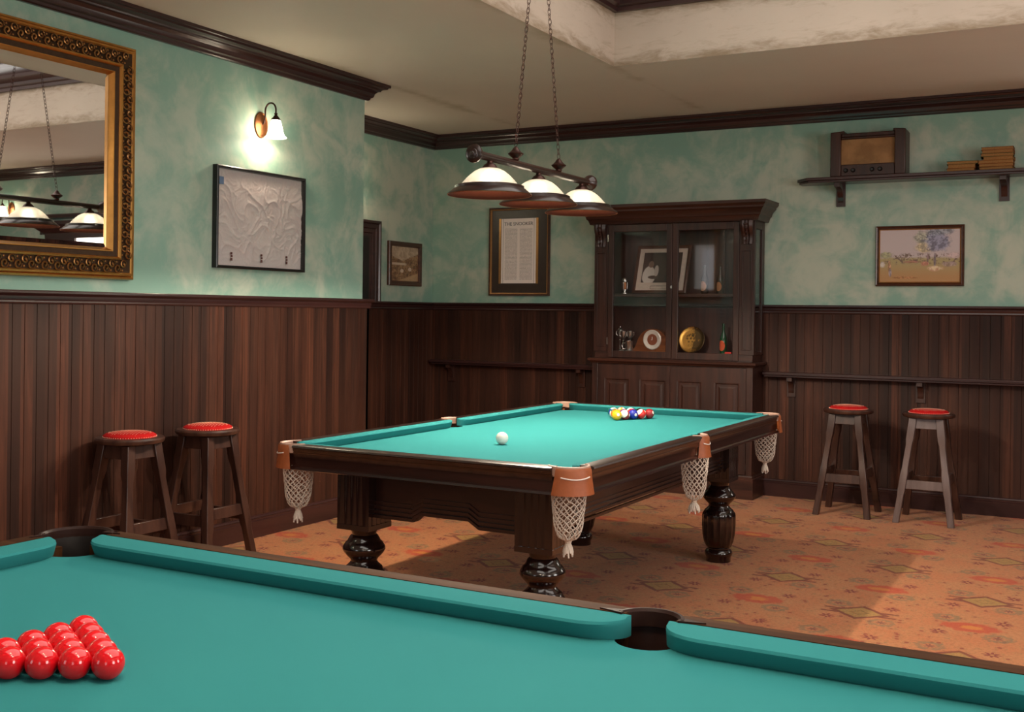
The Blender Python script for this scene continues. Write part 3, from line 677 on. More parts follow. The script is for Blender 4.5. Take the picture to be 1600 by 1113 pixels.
# ------------------------------------------------------------------ billiard tables
def net_mesh(c, zt, zb, r0, r1, rb, n=15):
    mb = MB(); prof = []
    K = 16
    for i in range(K+1):
        f_ = i/K; z = zt+(zb-zt)*f_
        r = r0+(r1-r0)*min(1, f_*1.6) if f_ < .5 else r1*(sqrt(max(0, 1-((f_-.5)/.5)**2.2))*(1-rb/r1)+rb/r1)
        prof.append((r, z))
    for s in (1, -1):
        for k in range(n):
            pts = []
            for i, (r, z) in enumerate(prof):
                a = 2*pi*k/n+s*i*(pi/n)*.98+.06*sin(i*2.1+k)
                pts.append((c[0]+r*cos(a), c[1]+r*sin(a), z+.003*sin(k*3.1+i)))
            mb.tube(pts, .0020, 4)
    return mb
def make_table(name, lab, loc, rz, hx, hy, zt, ww, cw, mats, pocket_style, bed=.04, skirt=.105):
    """long axis along local y"""
    wt, sk, ft, lg = mats
    t = thing(name, lab, 'billiard table', loc, rz)
    zb = zt-bed
    pc, ps = (.115, .052) if pocket_style == 'net' else (.150, .050)              # wood cut back at corners / half gap at middle pockets
    # bed with pocket cut-outs
    a, b = hx-ww-.004, hy-ww-.004
    rc = .060 if pocket_style == 'net' else .080; cc = (hx-.082, hy-.082); rm = .056 if pocket_style == 'net' else .064; mx = hx-.050 if pocket_style == 'net' else hx-.058
    poly = []
    def arc(cx, cy, r, a0, a1, n=10): return [(cx+r*cos(a0+(a1-a0)*i/n), cy+r*sin(a0+(a1-a0)*i/n)) for i in range(n+1)]
    def corner(sx, sy):
        cx, cy = sx*cc[0], sy*cc[1]; dx = a-cc[0]; dy = b-cc[1]
        p1 = (sx*a, cy-sy*sqrt(rc**2-dx**2)); p2 = (cx-sx*sqrt(rc**2-dy**2), sy*b)
        a1 = math.atan2(p1[1]-cy, p1[0]-cx); a2 = math.atan2(p2[1]-cy, p2[0]-cx); d = (a2-a1) % (2*pi)
        if d > pi: d -= 2*pi
        am = math.atan2(-sy, -sx); 
        if abs(((a1+d/2-am+pi) % (2*pi))-pi) > 1: d = d-2*pi if d > 0 else d+2*pi
        return [(cx+rc*cos(a1+d*i/12), cy+rc*sin(a1+d*i/12)) for i in range(13)]
    def mid(sx):
        dx = mx-a; h = sqrt(max(1e-6, rm**2-dx**2)); a0 = math.atan2(-h, -dx); 
        pts = []
        for i in range(11):
            yy = -h+2*h*i/10; pts.append((sx*(mx-sqrt(rm**2-yy**2)) , yy))
        return pts
    br = corner(1, -1); tr = corner(1, 1); tl = corner(-1, 1); bl = corner(-1, -1)
    poly = br[::-1]+mid(1)+tr+tl[::-1]+mid(-1)[::-1]+bl
    mb = MB(); n = len(poly)
    mb.add([(x, y, zb) for x, y in poly]+[(x, y, zb-.045) for x, y in poly], [tuple(range(n))]+[(i, (i+1) % n, n+(i+1) % n, n+i) for i in range(n)])
    mb.build('playing_surface', 'cloth', t, smooth=None)
    # pieces of rail: list of (axis, start, end, side sign)
    segs = [('x', -hx+pc, hx-pc, 1), ('x', -hx+pc, hx-pc, -1), ('y', -hy+pc, -ps, 1), ('y', ps, hy-pc, 1), ('y', -hy+pc, -ps, -1), ('y', ps, hy-pc, -1)]
    rail = [(0, zt-.012), (-.004, zt-.004), (-.004, zt-.001), (ww, zt), (ww, zt-.03), (.012, zt-.03), (.002, zt-.018)]
    rail = [(-.004, zt-.010), (-.002, zt-.003), (.006, zt), (ww, zt), (ww, zt-.050), (.010, zt-.050), (.010, zt-.030), (.004, zt-.022), (.003, zt-.014)]
    skp = [(.008, zt-.030), (.010, zt-.034), (.018, zt-.040), (.018, zt-skirt+.018), (.012, zt-skirt+.012), (.010, zt-skirt+.003), (.016, zt-skirt), (.060, zt-skirt), (.060, zt-.030)]
    for ax, s0, s1_, sg in segs:
        H_ = hy if ax == 'x' else hx
        fn = (lambda d, z, q: (q, sg*(H_-d), z)) if ax == 'x' else (lambda d, z, q: (sg*(H_-d), q, z))
        o = MB().prism(rail, (s0, s1_), fn).build('rail', wt[0] if ax == 'y' else wt[1], t, smooth=40)
        # skirts run on to the corners
        e0 = s0-(.045 if (ax == 'x' or s0 < -ps-.01) else -.002); e1 = s1_+(.045 if (ax == 'x' or s1_ > ps+.01) else -.002)
        MB().prism(skp, (e0, e1), fn).build('skirt', sk[0] if ax == 'y' else sk[1], t, smooth=30)
        # cushion
        mb = MB(); rings = []; m = 40; c0 = s0-.012; c1 = s1_+.012
        for i in range(m+1):
            q = c0+(c1-c0)*(.5-.5*cos(pi*i/m)); e0 = q-c0; e1 = c1-q
            g_ = 1
            for e_, jl in ((e0, .085), (e1, .085)):
                if e_ < jl: g_ = min(g_, .12+.88*sqrt(max(0, 1-(1-e_/jl)**2)))
            w2 = cw*g_
            pr = [(ww-.001, zt-.0015), (ww+.5*w2, zt-.001), (ww+w2-.003, zt-.004), (ww+w2, zt-.009), (ww+w2-.002, zt-.015), (ww+w2-.018*g_, zb+.0005), (ww-.001, zb+.0005)]
            rings.append([fn(d, z, q) for d, z in pr])
        mb.loft(rings, True).build('cushion', 'cloth', t, smooth=40)
    # pockets
    pk = [(sx*cc[0], sy*cc[1], math.atan2(sy, sx), 1) for sx in (1, -1) for sy in (1, -1)]+[(sx*mx, 0, 0 if sx > 0 else pi, 0) for sx in (1, -1)]
    for px, py, ang, corner_ in pk:
        hw = radians(104) if corner_ else radians(80); R = (.074 if corner_ else .056)+(0 if pocket_style == 'net' else (.010 if corner_ else .006))
        # collar: thick bent band round the outside of the pocket mouth
        mb = MB(); rings = []
        for i in range(25):
            a_ = ang-hw+2*hw*i/24; c_, s_ = cos(a_), sin(a_); r0 = R-.007; r1 = R+.003
            rings.append([(px+r0*c_, py+r0*s_, zt-.030), (px+r0*c_, py+r0*s_, zt-.002), (px+(r0+.004)*c_, py+(r0+.004)*s_, zt+.0035), (px+r1*c_, py+r1*s_, zt+.003), (px+(r1+.003)*c_, py+(r1+.003)*s_, zt-.004), (px+(r1+.002)*c_, py+(r1+.002)*s_, zt-.034)])
        pkt = mb.loft(rings, True).build('pocket', 'pink_leather' if pocket_style == 'net' else 'brown_leather', t)
        if pocket_style == 'net':
            mb = MB(); rings = []; hw2 = radians(54) if corner_ else radians(50)
            for i in range(21):
                u = -1+2*i/20; a_ = ang+u*hw2; fl = .92+.10*abs(u)
                col_ = []
                for r_, z_ in ((R+.0075, zt-.002), (R+.012, zt-.010), (R+.013, zt-.040), (R+.017, zt-.072), (R+.021, zt-.100), (R+.018, zt-.100), (R+.010, zt-.060), (R+.005, zt-.010)):
                    spread = 1+(.16*(zt-z_)/.1)
                    aa = ang+u*hw2*spread; col_.append((px+r_*cos(aa), py+r_*sin(aa), z_))
                rings.append(col_)
            mb.loft(rings, True).build('leather_flap', 'tan', pkt)
            pts = [(px+(R+.0145)*cos(ang+u*.72*hw2), py+(R+.0145)*sin(ang+u*.72*hw2), zt-.034-.007*cos(u*pi/2)) for u in [i/8-1 for i in range(17)]]
            MB().tube(pts, .0026, 6).build('stitched_cord', 'white_leather', pkt)
            drop = {0: .345, 1: .315}[corner_]
            nz = zt-drop
            net_mesh((px, py), zt-.085, nz+.04, .066, .056, .012).build('net', 'rope', pkt)
            mb = MB(); mb.sphere((px, py, nz+.036), .013, 12, 8, (1, 1, .8))
            for k in range(16):
                a_ = 2*pi*k/16; r_ = .018 if corner_ else .026
                mb.tube([(px+.006*cos(a_), py+.006*sin(a_), nz+.032), (px+r_*.8*cos(a_), py+r_*.8*sin(a_), nz+.012), (px+r_*cos(a_+.2), py+r_*sin(a_+.2), nz-.012+.01*sin(k*2.3))], .0036, 5)
            mb.build('tassel', 'rope', pkt)
        else:
            mb = MB(); rings = []
            prof = [(.062, -.022), (.060, -.040), (.056, -.065), (.052, -.090), (.044, -.115), (.028, -.135), (.001, -.142)]
            if corner_: prof = [(r_*1.06, z_) for r_, z_ in prof]
            def top_(k):   # the back of the leather runs up to the rail, the front stays below the cloth
                u = cos(2*pi*k/28-ang); return -.008 if u > .1 else -.008-(bed+.002-.006)*min(1, (.1-u)/.5)
            prof = [(rc+.004 if corner_ else rm+.004, 0)]+[(r_*1.06, z_) for r_, z_ in prof[1:]]
            for r_, z_ in prof: rings.append([(px+r_*cos(2*pi*k/28), py+r_*sin(2*pi*k/28), zt+min(z_, top_(k))-(0 if z_ == 0 else .0005)) for k in range(28)])
            mb.loft(rings, False).build('pocket_cup', 'black_leather' if corner_ else 'brown_leather', pkt)
            if corner_ == 0 or True:
                # small shaped end plates where the collar meets the rail
                for sgn in (-1, 1):
                    a_ = ang+sgn*hw*(.62 if corner_ else .80); d_ = Vector((-sin(a_)*sgn, cos(a_)*sgn)); o_ = Vector((px+(R+.002)*cos(a_), py+(R+.002)*sin(a_)))
                    if corner_: d_ = Vector((-sin(ang+sgn*pi/4)*sgn, cos(ang+sgn*pi/4)*sgn)); o_ = Vector((px+.052*cos(ang+sgn*pi/4)*1+.0, py+.052*sin(ang+sgn*pi/4)))-d_*-.045
                    else: d_ = Vector((0, sgn)) if abs(cos(ang)-1) < .1 else Vector((0, -sgn)); o_ = Vector((px+cos(ang)*.015, d_.y*.055))
                    n_ = Vector((-d_.y, d_.x))*.012
                    P4 = [o_+n_, o_+d_*.05, o_-n_]
                    MB().add([(p.x, p.y, z) for z in (zt-.001, zt+.0025) for p in P4], [(0, 1, 2), (3, 5, 4), (0, 1, 4, 3), (1, 2, 5, 4), (2, 0, 3, 5)]).build('collar_plate', 'brown_leather', pkt, smooth=None)
    # underframe
    lx, ly = hx-.285, hy-.275; f1 = .535; zs = zt-skirt
    step = .33
    def bar_poly(L, z0, z1, st): 
        pts = [(-L, z1), (-L, z0-.030), (-L+st, z0-.030)]+[(-L+st+.05*i/6, z0-.030+.030*(.5-.5*cos(pi*i/6))) for i in range(1, 7)]
        pts += [(L-st-.05+.05*i/6, z0-.030*(.5-.5*cos(pi*i/6))) for i in range(0, 7)]+[(L, z0-.030), (L, z1)]
        return pts
    for sg in (1, -1):
        for (L, pos, fx) in ((lx-.07, ly+.03, 'x'), (ly-.07, lx+.03, 'y')):
            fn = (lambda q, z, d: (q, sg*d, z)) if fx == 'x' else (lambda q, z, d: (sg*d, q, z))
            st = .20 if fx == 'x' else .05
            mt = ft[1] if fx == 'x' else ft[0]
            MB().prism(bar_poly(L, f1, zs-.002, st), (pos-.03, pos), fn).build('underframe', mt, t, smooth=30)
            for j in range(4):
                MB().prism(bar_poly(L, f1+.006+.017*j, f1+.015+.017*j, st), (pos-.001, pos+.010-.0022*j), fn)
            mb = MB()
            for j in range(4):
                z0 = f1+.004+.019*j-.0
                mb.prism([(-L, z0-.030), (-L+st, z0-.030), (-L+st+.05, z0), (L-st-.05, z0), (L-st, z0-.030), (L, z0-.030), (L, z0-.018), (L-st, z0-.018), (L-st-.05, z0+.012), (-L+st+.05, z0+.012), (-L+st, z0-.018), (-L, z0-.018)] if fx == 'x' else [(-L, z0-.02), (L, z0-.02), (L, z0-.008), (-L, z0-.008)], (pos-.001, pos+.012-.0025*j), fn)
            mb.build('underframe_moulding', mt, t, smooth=30)
    MB().box(-hx+.07, hx-.07, -hy+.07, hy-.07, zs+.002, zb-.046).build('slate_bed', ft[0], t)
    prof = [(.062, .455), (.060, .445), (.054, .435), (.052, .425), (.060, .418), (.064, .410), (.068, .405), (.070, .398), (.078, .392), (.082, .386), (.090, .374), (.092, .362), (.086, .350), (.074, .336), (.060, .322), (.056, .312), (.060, .304), (.066, .298), (.072, .292), (.078, .288), (.082, .280), (.090, .270), (.093, .255), (.093, .20), (.090, .15), (.082, .11), (.070, .083), (.060, .076), (.060, .070), (.070, .064), (.076, .054), (.078, .046), (.074, .034), (.068, .024), (.068, .0), (.001, .0)]
    for sx in (1, -1):
        for sy in (1, -1):
            mb = MB(); bx, by = sx*lx, sy*ly; h = .082
            # fluted square block
            ring = []
            for side in range(4):
                for i in range(17):
                    u = -1+2*i/16.0
                    if i == 16: continue
                    g_ = .003 if (2 <= i <= 14 and i % 3 != 2) else 0
                    x_, y_ = u*h, -h+g_; ca, sa = cos(side*pi/2), sin(side*pi/2); ring.append((bx+x_*ca-y_*sa, by+x_*sa+y_*ca))
            mb.loft([[(x, y, .47) for x, y in ring], [(x, y, zs-.001) for x, y in ring]], True)
            mb.box(bx-.083, bx+.083, by-.083, by+.083, .452, .474)
            mb.lathe(prof, (bx, by, 0), 48, flute=.09, nf=16, z0=.085, z1=.275)
            mb.build('leg', lg, t, smooth=40)
    return t
far = make_table('pool_table', 'dark mahogany pool table with turquoise cloth and white string pockets', (-2.415, 4.955, 0), 0, .715, 1.355, .82, .055, .050,
    (('railtop', 'railtop'), ('tab', 'tabx'), ('tab', 'tabx'), 'turned'), 'net')
near = make_table('snooker_table', 'big turquoise clothed snooker table with brown rails in the foreground', (-.762, 1.235, 0), radians(90), .74, 1.585, .82, .050, .078,
    (('nrail', 'nrail'), ('nrail', 'nrail'), ('tab', 'tabx'), 'turned'), 'cup')
for ch in near.children:
    if ch.name.startswith('leg'): pass
make_pendant((-.78, 1.2, .30), 0, 'three shade pendant lamp over the snooker table, above the picture', (-.456, -.003, .464), (-.600, .575), (-.226, .206), NEAR_W)

# cloth seam lines / ball spots
# ------------------------------------------------------------------ balls
def ball_mat(name, col, stripe=False, white=(.80, .76, .68)):
    g = G(name); x, y, z = g.xyz(); col_ = col
    if stripe:
        m = g.f('LESS_THAN', g.f('ABSOLUTE', z), .0165); col_ = g.mix(m, white, col)
    for s in (1, -1):
        d = g.f('SQRT', g.f('ADD', g.f('MULTIPLY', y, y), g.f('MULTIPLY', z, z))); m = g.f('MULTIPLY', g.f('LESS_THAN', d, .0085), g.f('GREATER_THAN', g.f('MULTIPLY', x, float(s)), 0))
        col_ = g.mix(m, col_, white)
    return g.done(col_, .08, 0, .5, .3)
RB = .02625
red = MB().sphere((0, 0, 0), RB, 40, 24).build('snooker_ball', G('glossy_red').done((.68, .006, .012), .07, 0, .5, .4), smooth=180)
ords = ['', 'first', 'second', 'third', 'fourth', 'fifth']
first = True
tip = Vector((-1.432, 1.262)); s_ = .0530; bedz = .78
for r in range(5):
    for k_ in range(r+1):
        pos = (tip.x-r*s_*.866, tip.y+(k_-r/2)*s_, bedz+RB)
        o = red if first else red.copy()
        if not first: C.objects.link(o)
        first = False
        if r == 0: lb = 'glossy red ball at the right hand tip of the snooker triangle'
        elif r == 4: lb = 'red ball in the triangle\'s left row, ' + (['nearest the viewer, cut by the photo edge', 'second from the near end', 'middle of the row', 'fourth from the near end', 'at the far end'][k_])
        else: lb = 'red ball %s from the near side in row %s behind the right tip' % (ords[k_+1], ords[r+1])
        o.location = pos; tag(o, lb, 'ball', 'red snooker balls in the triangle')
BR = .0286
cols = dict(yellow=(.80, .42, .012), blue=(.012, .022, .30), red=(.55, .015, .012), purple=(.12, .02, .14), orange=(.72, .16, .02), green=(.005, .14, .10), maroon=(.26, .012, .016), black=(.01, .01, .01))
rack = [[('yellow', 0)], [('orange', 0), ('maroon', 1)], [('green', 1), ('purple', 0), ('blue', 0)], [('blue', 1), ('yellow', 1), ('red', 0), ('red', 1)], [('green', 0), ('orange', 1), ('purple', 1), ('black', 0), ('maroon', 0)]]
rots = {(1, 1): (1.1, 0, 0), (2, 2): (0, 0, -.6), (3, 3): (.5, -.7, .2), (2, 0): (0, 1.2, .5), (3, 2): (0, .3, 2), (4, 4): (0, -.3, -.2), (0, 0): (.3, .2, 2.3)}
sph = MB().sphere((0, 0, 0), BR, 32, 20).build('pool_ball', 'white', smooth=180); mesh0 = sph.data
ap = Vector((-2.495, 5.762))
first = True; bm_cache = {}
for r, rw in enumerate(rack):
    for k_, (cn, st) in enumerate(rw):
        key = (cn, st)
        if key not in bm_cache:
            me = mesh0.copy(); me.materials.clear(); me.materials.append(ball_mat('pool_ball_%s_%d' % key, cols[cn], bool(st))); bm_cache[key] = me
        o = sph if first else bpy.data.objects.new('pool_ball', bm_cache[key])
        if first: o.data = bm_cache[key]
        else: C.objects.link(o)
        first = False
        o.location = (ap.x+(k_-r/2)*.0575, ap.y+r*.0575*.866, .78+BR); o.rotation_euler = rots.get((r, k_), (random.uniform(-1, 1), random.uniform(-1, 1), random.uniform(-3, 3)))
        place = 'at the near tip of the rack' if r == 0 else '%s from left, row %s of the rack' % (ords[k_+1], ['one', 'two', 'three', 'four', 'five'][r])
        tag(o, ('white ball with a %s stripe, ' % cn if st else 'solid %s pool ball, ' % cn)+place, 'ball', 'racked pool balls')
o = MB().sphere((0, 0, 0), BR, 40, 24).build('cue_ball', 'white', smooth=180); o.location = (-2.468, 4.40, .78+BR)
o.data.materials[0] = G('cue_ball_ivory').done((.80, .74, .68), .1, 0, .5, .3)
tag(o, 'plain white cue ball alone on the far pool table cloth', 'ball')

# ------------------------------------------------------------------ stools
def make_stool(loc, rz, lab, grey=False):
    t = thing('bar_stool', lab, 'stool', loc, rz, 'round seated bar stools')
    Hs = .735; w_ = 'greystool' if grey else 'stool'
    MB().lathe([(.001, Hs-.034), (.150, Hs-.034), (.164, Hs-.030), (.170, Hs-.020), (.170, Hs-.012), (.164, Hs-.004), (.150, Hs-.001), (.132, Hs-.003), (.001, Hs-.003)], (0, 0, 0), 48).build('seat', 'stool', t)
    mb = MB(); prof = [(.131, Hs-.003), (.128, Hs+.006), (.116, Hs+.014), (.09, Hs+.020), (.05, Hs+.024), (.0005, Hs+.025)]
    mb.lathe(prof, (0, 0, 0), 48); mb.build('cushion', 'red_cloth', t)
    mb = MB()
    for i in range(-8, 9):
        for j in range(-8, 9):
            x, y = (i+.5*(j % 2))*.017, j*.0147; r = sqrt(x*x+y*y)
            if r < .118: mb.sphere((x, y, Hs+.0255-.75*(r**2)-(.004 if r > .105 else 0)), .0022, 6, 4)
    for k in range(64): mb.sphere((.130*cos(2*pi*k/64), .130*sin(2*pi*k/64), Hs), .0026, 6, 4)
    mb.build('upholstery_studs', 'stud', t)
    Zs = [(0, .175, .021), (.18, .150, .020), (.215, .145, .0235), (.33, .130, .0235), (.365, .126, .020), (.52, .106, .0195), (.56, .101, .0245), (Hs-.036, .085, .0245)]
    def off(z):
        for a_, b_ in zip(Zs, Zs[1:]):
            if a_[0] <= z <= b_[0]+.01: return a_[1]+(b_[1]-a_[1])*(z-a_[0])/(b_[0]-a_[0])
    for sx in (1, -1):
        for sy in (1, -1):
            rings = [[(sx*o_+dx*h, sy*o_+dy*h, z) for dx, dy in ((-1, -1), (1, -1), (1, 1), (-1, 1))] for z, o_, h in Zs]
            MB().loft(rings).build('leg', w_ if sy < 0 else 'stool', t, smooth=20, bev=.003)
    for ax in (0, 1):
        for s in (1, -1):
            zz = .262 if ax else .228
            for nm, z0, z1, th in (('stretcher', zz, zz+.058, .011), ('apron', Hs-.105, Hs-.035, .012)):
                rings = []
                for z in (z0, z1):
                    o_ = off(z); L = o_-.012
                    P = [(-L, s*o_-th), (L, s*o_-th), (L, s*o_+th), (-L, s*o_+th)]
                    rings.append([(p[0], p[1], z) if ax == 0 else (p[1], p[0], z) for p in P])
                MB().loft(rings).build(nm, w_ if (ax == 0 and s < 0) else 'stool', t, smooth=20, bev=.002)
    return t
make_stool((-4.385, 3.985, 0), radians(0), 'dark stool with red seat against the left wall, nearer the mirror')
make_stool((-4.355, 4.498, 0), radians(0), 'dark stool with red seat against the left wall, beside the pool table end')
make_stool((-1.693, 7.975, 0), radians(-1), 'brown stool with red seat at the back wall ledge, nearer the cabinet')
make_stool((-1.158, 7.965, 0), radians(-1), 'greyish front legged stool with red seat at the back wall, below the painting', True)

# ------------------------------------------------------------------ drink ledges and shelf
def bracket(t, x, yb, z, h, d, mat='trim'):
    mb = MB(); w2 = .033
    mb.box(x-w2, x+w2, yb-.014, yb, z-h, z)
    pts = [(0, z), (-d, z), (-d, z-.03)]
    for i in range(9):
        a_ = i/8; pts.append((-d+.01+(d-.03)*(sin(a_*pi/2)), z-.03-(h-.07)*(1-cos(a_*pi/2))))
    pts += [(-.014, z-h+.03), (0, z-h+.03)]
    mb.prism(pts, (x-.02, x+.02), lambda a_, b_, c_: (c_, yb+a_, b_))
    return mb.build('bracket', mat, t, smooth=35)
def ledge(x0, x1, lab, br):
    t = thing('drink_ledge', lab, 'ledge', (0, 0, 0))
    yb = YB-WT
    MB().box(x0, x1, yb-.105, yb, .928, .952).build('board', 'trimx', t, bev=.004)
    MB().box(x0+.01, x1-.005, yb-.095, yb, .914, .928).build('edge_moulding', 'trimx', t, bev=.003)
    for x in br: bracket(t, x, yb, .914, .15, .08, 'cab')
ledge(-5.42, -3.76, 'narrow dark wooden drinks ledge on the panelling left of the cabinet', (-5.24, -3.965))
ledge(-2.41, 3.1, 'long dark wooden drinks ledge on the panelling behind the two right stools', (-2.21, -1.28, -.35, .58, 1.5, 2.4))
t = thing('wall_shelf', 'dark wooden wall shelf holding the radio and the books', 'shelf', (0, 0, 0))
mb = MB(); zz = 2.375
pl = [(-2.165, YB), (-2.165, YB-.10), (-2.075, YB-.20), (3.0, YB-.20), (3.0, YB)]
mb.loft([[(x, y, zz) for x, y in pl], [(x, y, zz+.022) for x, y in pl]])
mb.build('board', 'trimx', t, smooth=20, bev=.003)
pl2 = [(x+(.012 if x < 0 else 0), y+(.012 if y < YB-.01 else 0)) for x, y in pl]
MB().loft([[(x, y, zz-.016) for x, y in pl2], [(x, y, zz) for x, y in pl2]]).build('edge_moulding', 'trimx', t, smooth=20, bev=.003)
for x in (-1.862, -.745, .4, 1.5): bracket(t, x, YB, zz-.016, .165, .15)

# radio on the shelf
SZ = zz+.022
t = thing('radio', 'vintage dark wooden valve radio with brown speaker cloth on the wall shelf', 'radio', (-1.64, YB-.10, SZ))
w2, hh, dd = .263, .336, .09
prof = [(-w2, 0), (-w2, hh-.025), (-w2+.012, hh-.006), (-w2+.09, hh), (-w2+.095, hh-.022), (w2-.095, hh-.022), (w2-.09, hh), (w2-.012, hh-.006), (w2, hh-.025), (w2, 0)]
MB().prism(prof, (-.055, dd), lambda a_, b_, c_: (a_, c_, b_)).build('body', 'cab', t, smooth=20, bev=.004)
mb = MB(); mb.box(-w2, -w2+.075, -dd, -.055, 0, hh-.012).box(w2-.075, w2, -dd, -.055, 0, hh-.012).box(-w2+.075, w2-.075, -dd+.006, -.055, 0, .085).box(-w2+.075, w2-.075, -dd+.006, -.055, .268, .285).box(-w2+.075, w2-.075, -.070, -.055, .285, hh-.022)
mb.build('front_frame', 'cab', t, smooth=20, bev=.006)
def grille():
    g = G('speaker_cloth'); n = g.noise(g.co(), 7, 3); n2 = g.noise(g.co(), 260, 2)
    return g.done(g.mix(g.f('MULTIPLY', n2, .6), g.mix(g.step(n, .35, .6), (.16, .075, .025), (.34, .17, .065)), (.48, .27, .12)), .85)
MB().box(-w2+.07, w2-.07, -.066, -.056, .083, .270).build('speaker_cloth', grille(), t)
for x in (-.150, -.098, .035, .090):
    mb = MB(); rings = [[(x+r_*cos(2*pi*k/20), -dd+.006-y_, .042+r_*sin(2*pi*k/20)) for k in range(20)] for r_, y_ in ((.016, 0), (.016, .006), (.013, .010), (.012, .018), (.009, .021), (.0005, .021))]
    mb.loft(rings, False).build('knob', 'black', t)

# books lying flat
cover = [plain('worn_book_%d' % i, c, .7, 0, .2, .25, 30) for i, c in enumerate([(.24, .085, .018), (.30, .10, .02), (.20, .07, .02), (.34, .14, .03), (.045, .085, .03), (.26, .12, .06)])]
pages = plain('foxed_pages', (.36, .175, .06), .8, 0, .2, .2, 120)
def book(x, z, w_, d_, h_, rz, ci, lab, grp, y=YB-.098):
    t = thing('book', lab, 'book', (x, y, z), rz, grp)
    mb = MB(); mb.box(-w_/2, w_/2, -d_/2, d_/2, 0, .0025).box(-w_/2, w_/2, -d_/2, d_/2, h_-.0025, h_).box(-w_/2, w_/2, d_/2-.003, d_/2, .0025, h_-.0025)
    mb.build('cover', cover[ci], t, smooth=None)
    MB().box(-w_/2+.004, w_/2-.004, -d_/2+.004, d_/2-.003, .0025, h_-.0025).build('pages', pages, t, smooth=None)
    return h_
z = SZ
for i, (h_, ci, w_, lb) in enumerate([(.022, 0, .185, 'brown book, lowest of the short stack on the shelf'), (.028, 1, .182, 'thick tan book, second up in the short stack'), (.022, 4, .205, 'book with green cover corner, top of the short stack beside the radio')]):
    z += book(-1.012+.004*i, z, w_, .13, h_, radians(-2+2*i), ci, lb, 'books in the short stack')
z = SZ
for i, (h_, ci, w_, dx, lb) in enumerate([(.022, 2, .215, 0, 'dark brown book at the bottom of the tall stack'), (.022, 0, .22, -.004, 'brown book, second from the bottom of the tall stack'), (.023, 1, .225, -.006, 'wide tan book, third from the bottom of the tall stack'),
        (.024, 3, .19, .012, 'yellowish book, middle of the tall stack'), (.023, 4, .21, .002, 'book with green edges, third from the top of the tall stack'), (.023, 1, .20, .006, 'orange brown book, second from the top of the tall stack'), (.020, 5, .205, .004, 'pale covered book on top of the tall stack')]):
    z += book(-.785+dx, z, w_, .135, h_, radians((-3, 2, 1, -2, 3, 0, 1)[i]), ci, lb, 'books in the tall stack')

# ------------------------------------------------------------------ display cabinet
CXa, CXb, CF = -3.745, -2.430, 8.14
t = thing('display_cabinet', 'tall dark wooden glass fronted cabinet full of trophies against the back wall', 'cabinet', (-3.09, 8.29, 0))
ox, oy = -3.09, 8.29
def cb(mb, x0, x1, y0, y1, z0, z1): return mb.box(x0-ox, x1-ox, y0-oy, y1-oy, z0, z1)
yb = YB-WT-.002
cb(MB(), CXa, CXb, CF+.012, yb, .13, .985).build('base', 'cab', t, bev=.003)
mb = MB(); pth = [(CXa-ox, yb-oy), (CXa-ox, CF-oy), (CXb-ox, CF-oy), (CXb-ox, yb-oy)]
MB
def sw(path_, prof_, nm, mt):
    m = MB()
    for s_b in sweep(path_, prof_): m.add(s_b.v, s_b.f)
    return m.build(nm, mt, t, smooth=28)
# sweep offsets to the right of travel; walk so that outside is on the right
pth_out = [(CXb-ox, yb-oy), (CXb-ox, CF-oy), (CXa-ox, CF-oy), (CXa-ox, yb-oy)][::-1]
def outp(prof_): return [(-o_, z_) for o_, z_ in prof_]
pw = [(CXa-ox, yb-oy), (CXa-ox, CF-oy), (CXb-ox, CF-oy), (CXb-ox, yb-oy)]
sgn = 1
sw(pw, [(o_*sgn, z_) for o_, z_ in [(-.02, 0), (.014, 0), (.014, .150), (.008, .156), (.008, .166), (.002, .176), (-.02, .176)]], 'plinth', 'cabx')
sw(pw, [(-.02, .985), (.006, .985), (.010, .992), (.020, .998), (.028, 1.004), (.030, 1.018), (.024, 1.024), (-.02, 1.024)], 'waist_moulding', 'cabx')
cb(MB(), CXa+.01, CXb-.01, CF+.01, yb, .986, 1.026).build('waist_top', 'cabx', t)
# base doors with raised panels
for (xa, xb), sides in (((CXa+.05, -3.085), ((-3.633, -3.423), (-3.331, -3.118))), ((-3.075, CXb-.05), ((-3.023, -2.828), (-2.726, -2.532)))):
    m = MB(); zt_ = .867; z0_ = .26
    cb(m, xa, xb, CF, CF+.014, zt_, .975); cb(m, xa, xb, CF, CF+.014, .18, z0_)
    cur = xa
    for pa, pb in sides: cb(m, cur, pa, CF, CF+.014, z0_, zt_); cur = pb
    cb(m, cur, xb, CF, CF+.014, z0_, zt_)
    d = m.build('door', 'cab', t, bev=.002)
    for pa, pb in sides:
        m = MB(); w_ = pb-pa; h_ = zt_-z0_
        rings = [[(x-ox, CF+y_-oy, z_) for x, z_ in ((pa+i_, z0_+i_), (pb-i_, z0_+i_), (pb-i_, zt_-i_), (pa+i_, zt_-i_))] for i_, y_ in ((0, .001), (.008, .002), (.014, .011), (.030, .011), (.044, .005), (.045, .004))]
        m.loft(rings, False); m.add([rings[-1][i_] for i_ in range(4)], [(0, 1, 2, 3)])
        m.build('panel', 'cab', d, smooth=None)
for xa, xb in ((CXa, CXa+.048), (CXb-.048, CXb)): cb(MB(), xa, xb, CF, CF+.02, .17, .986).build('corner_post', 'cab', t, bev=.002)
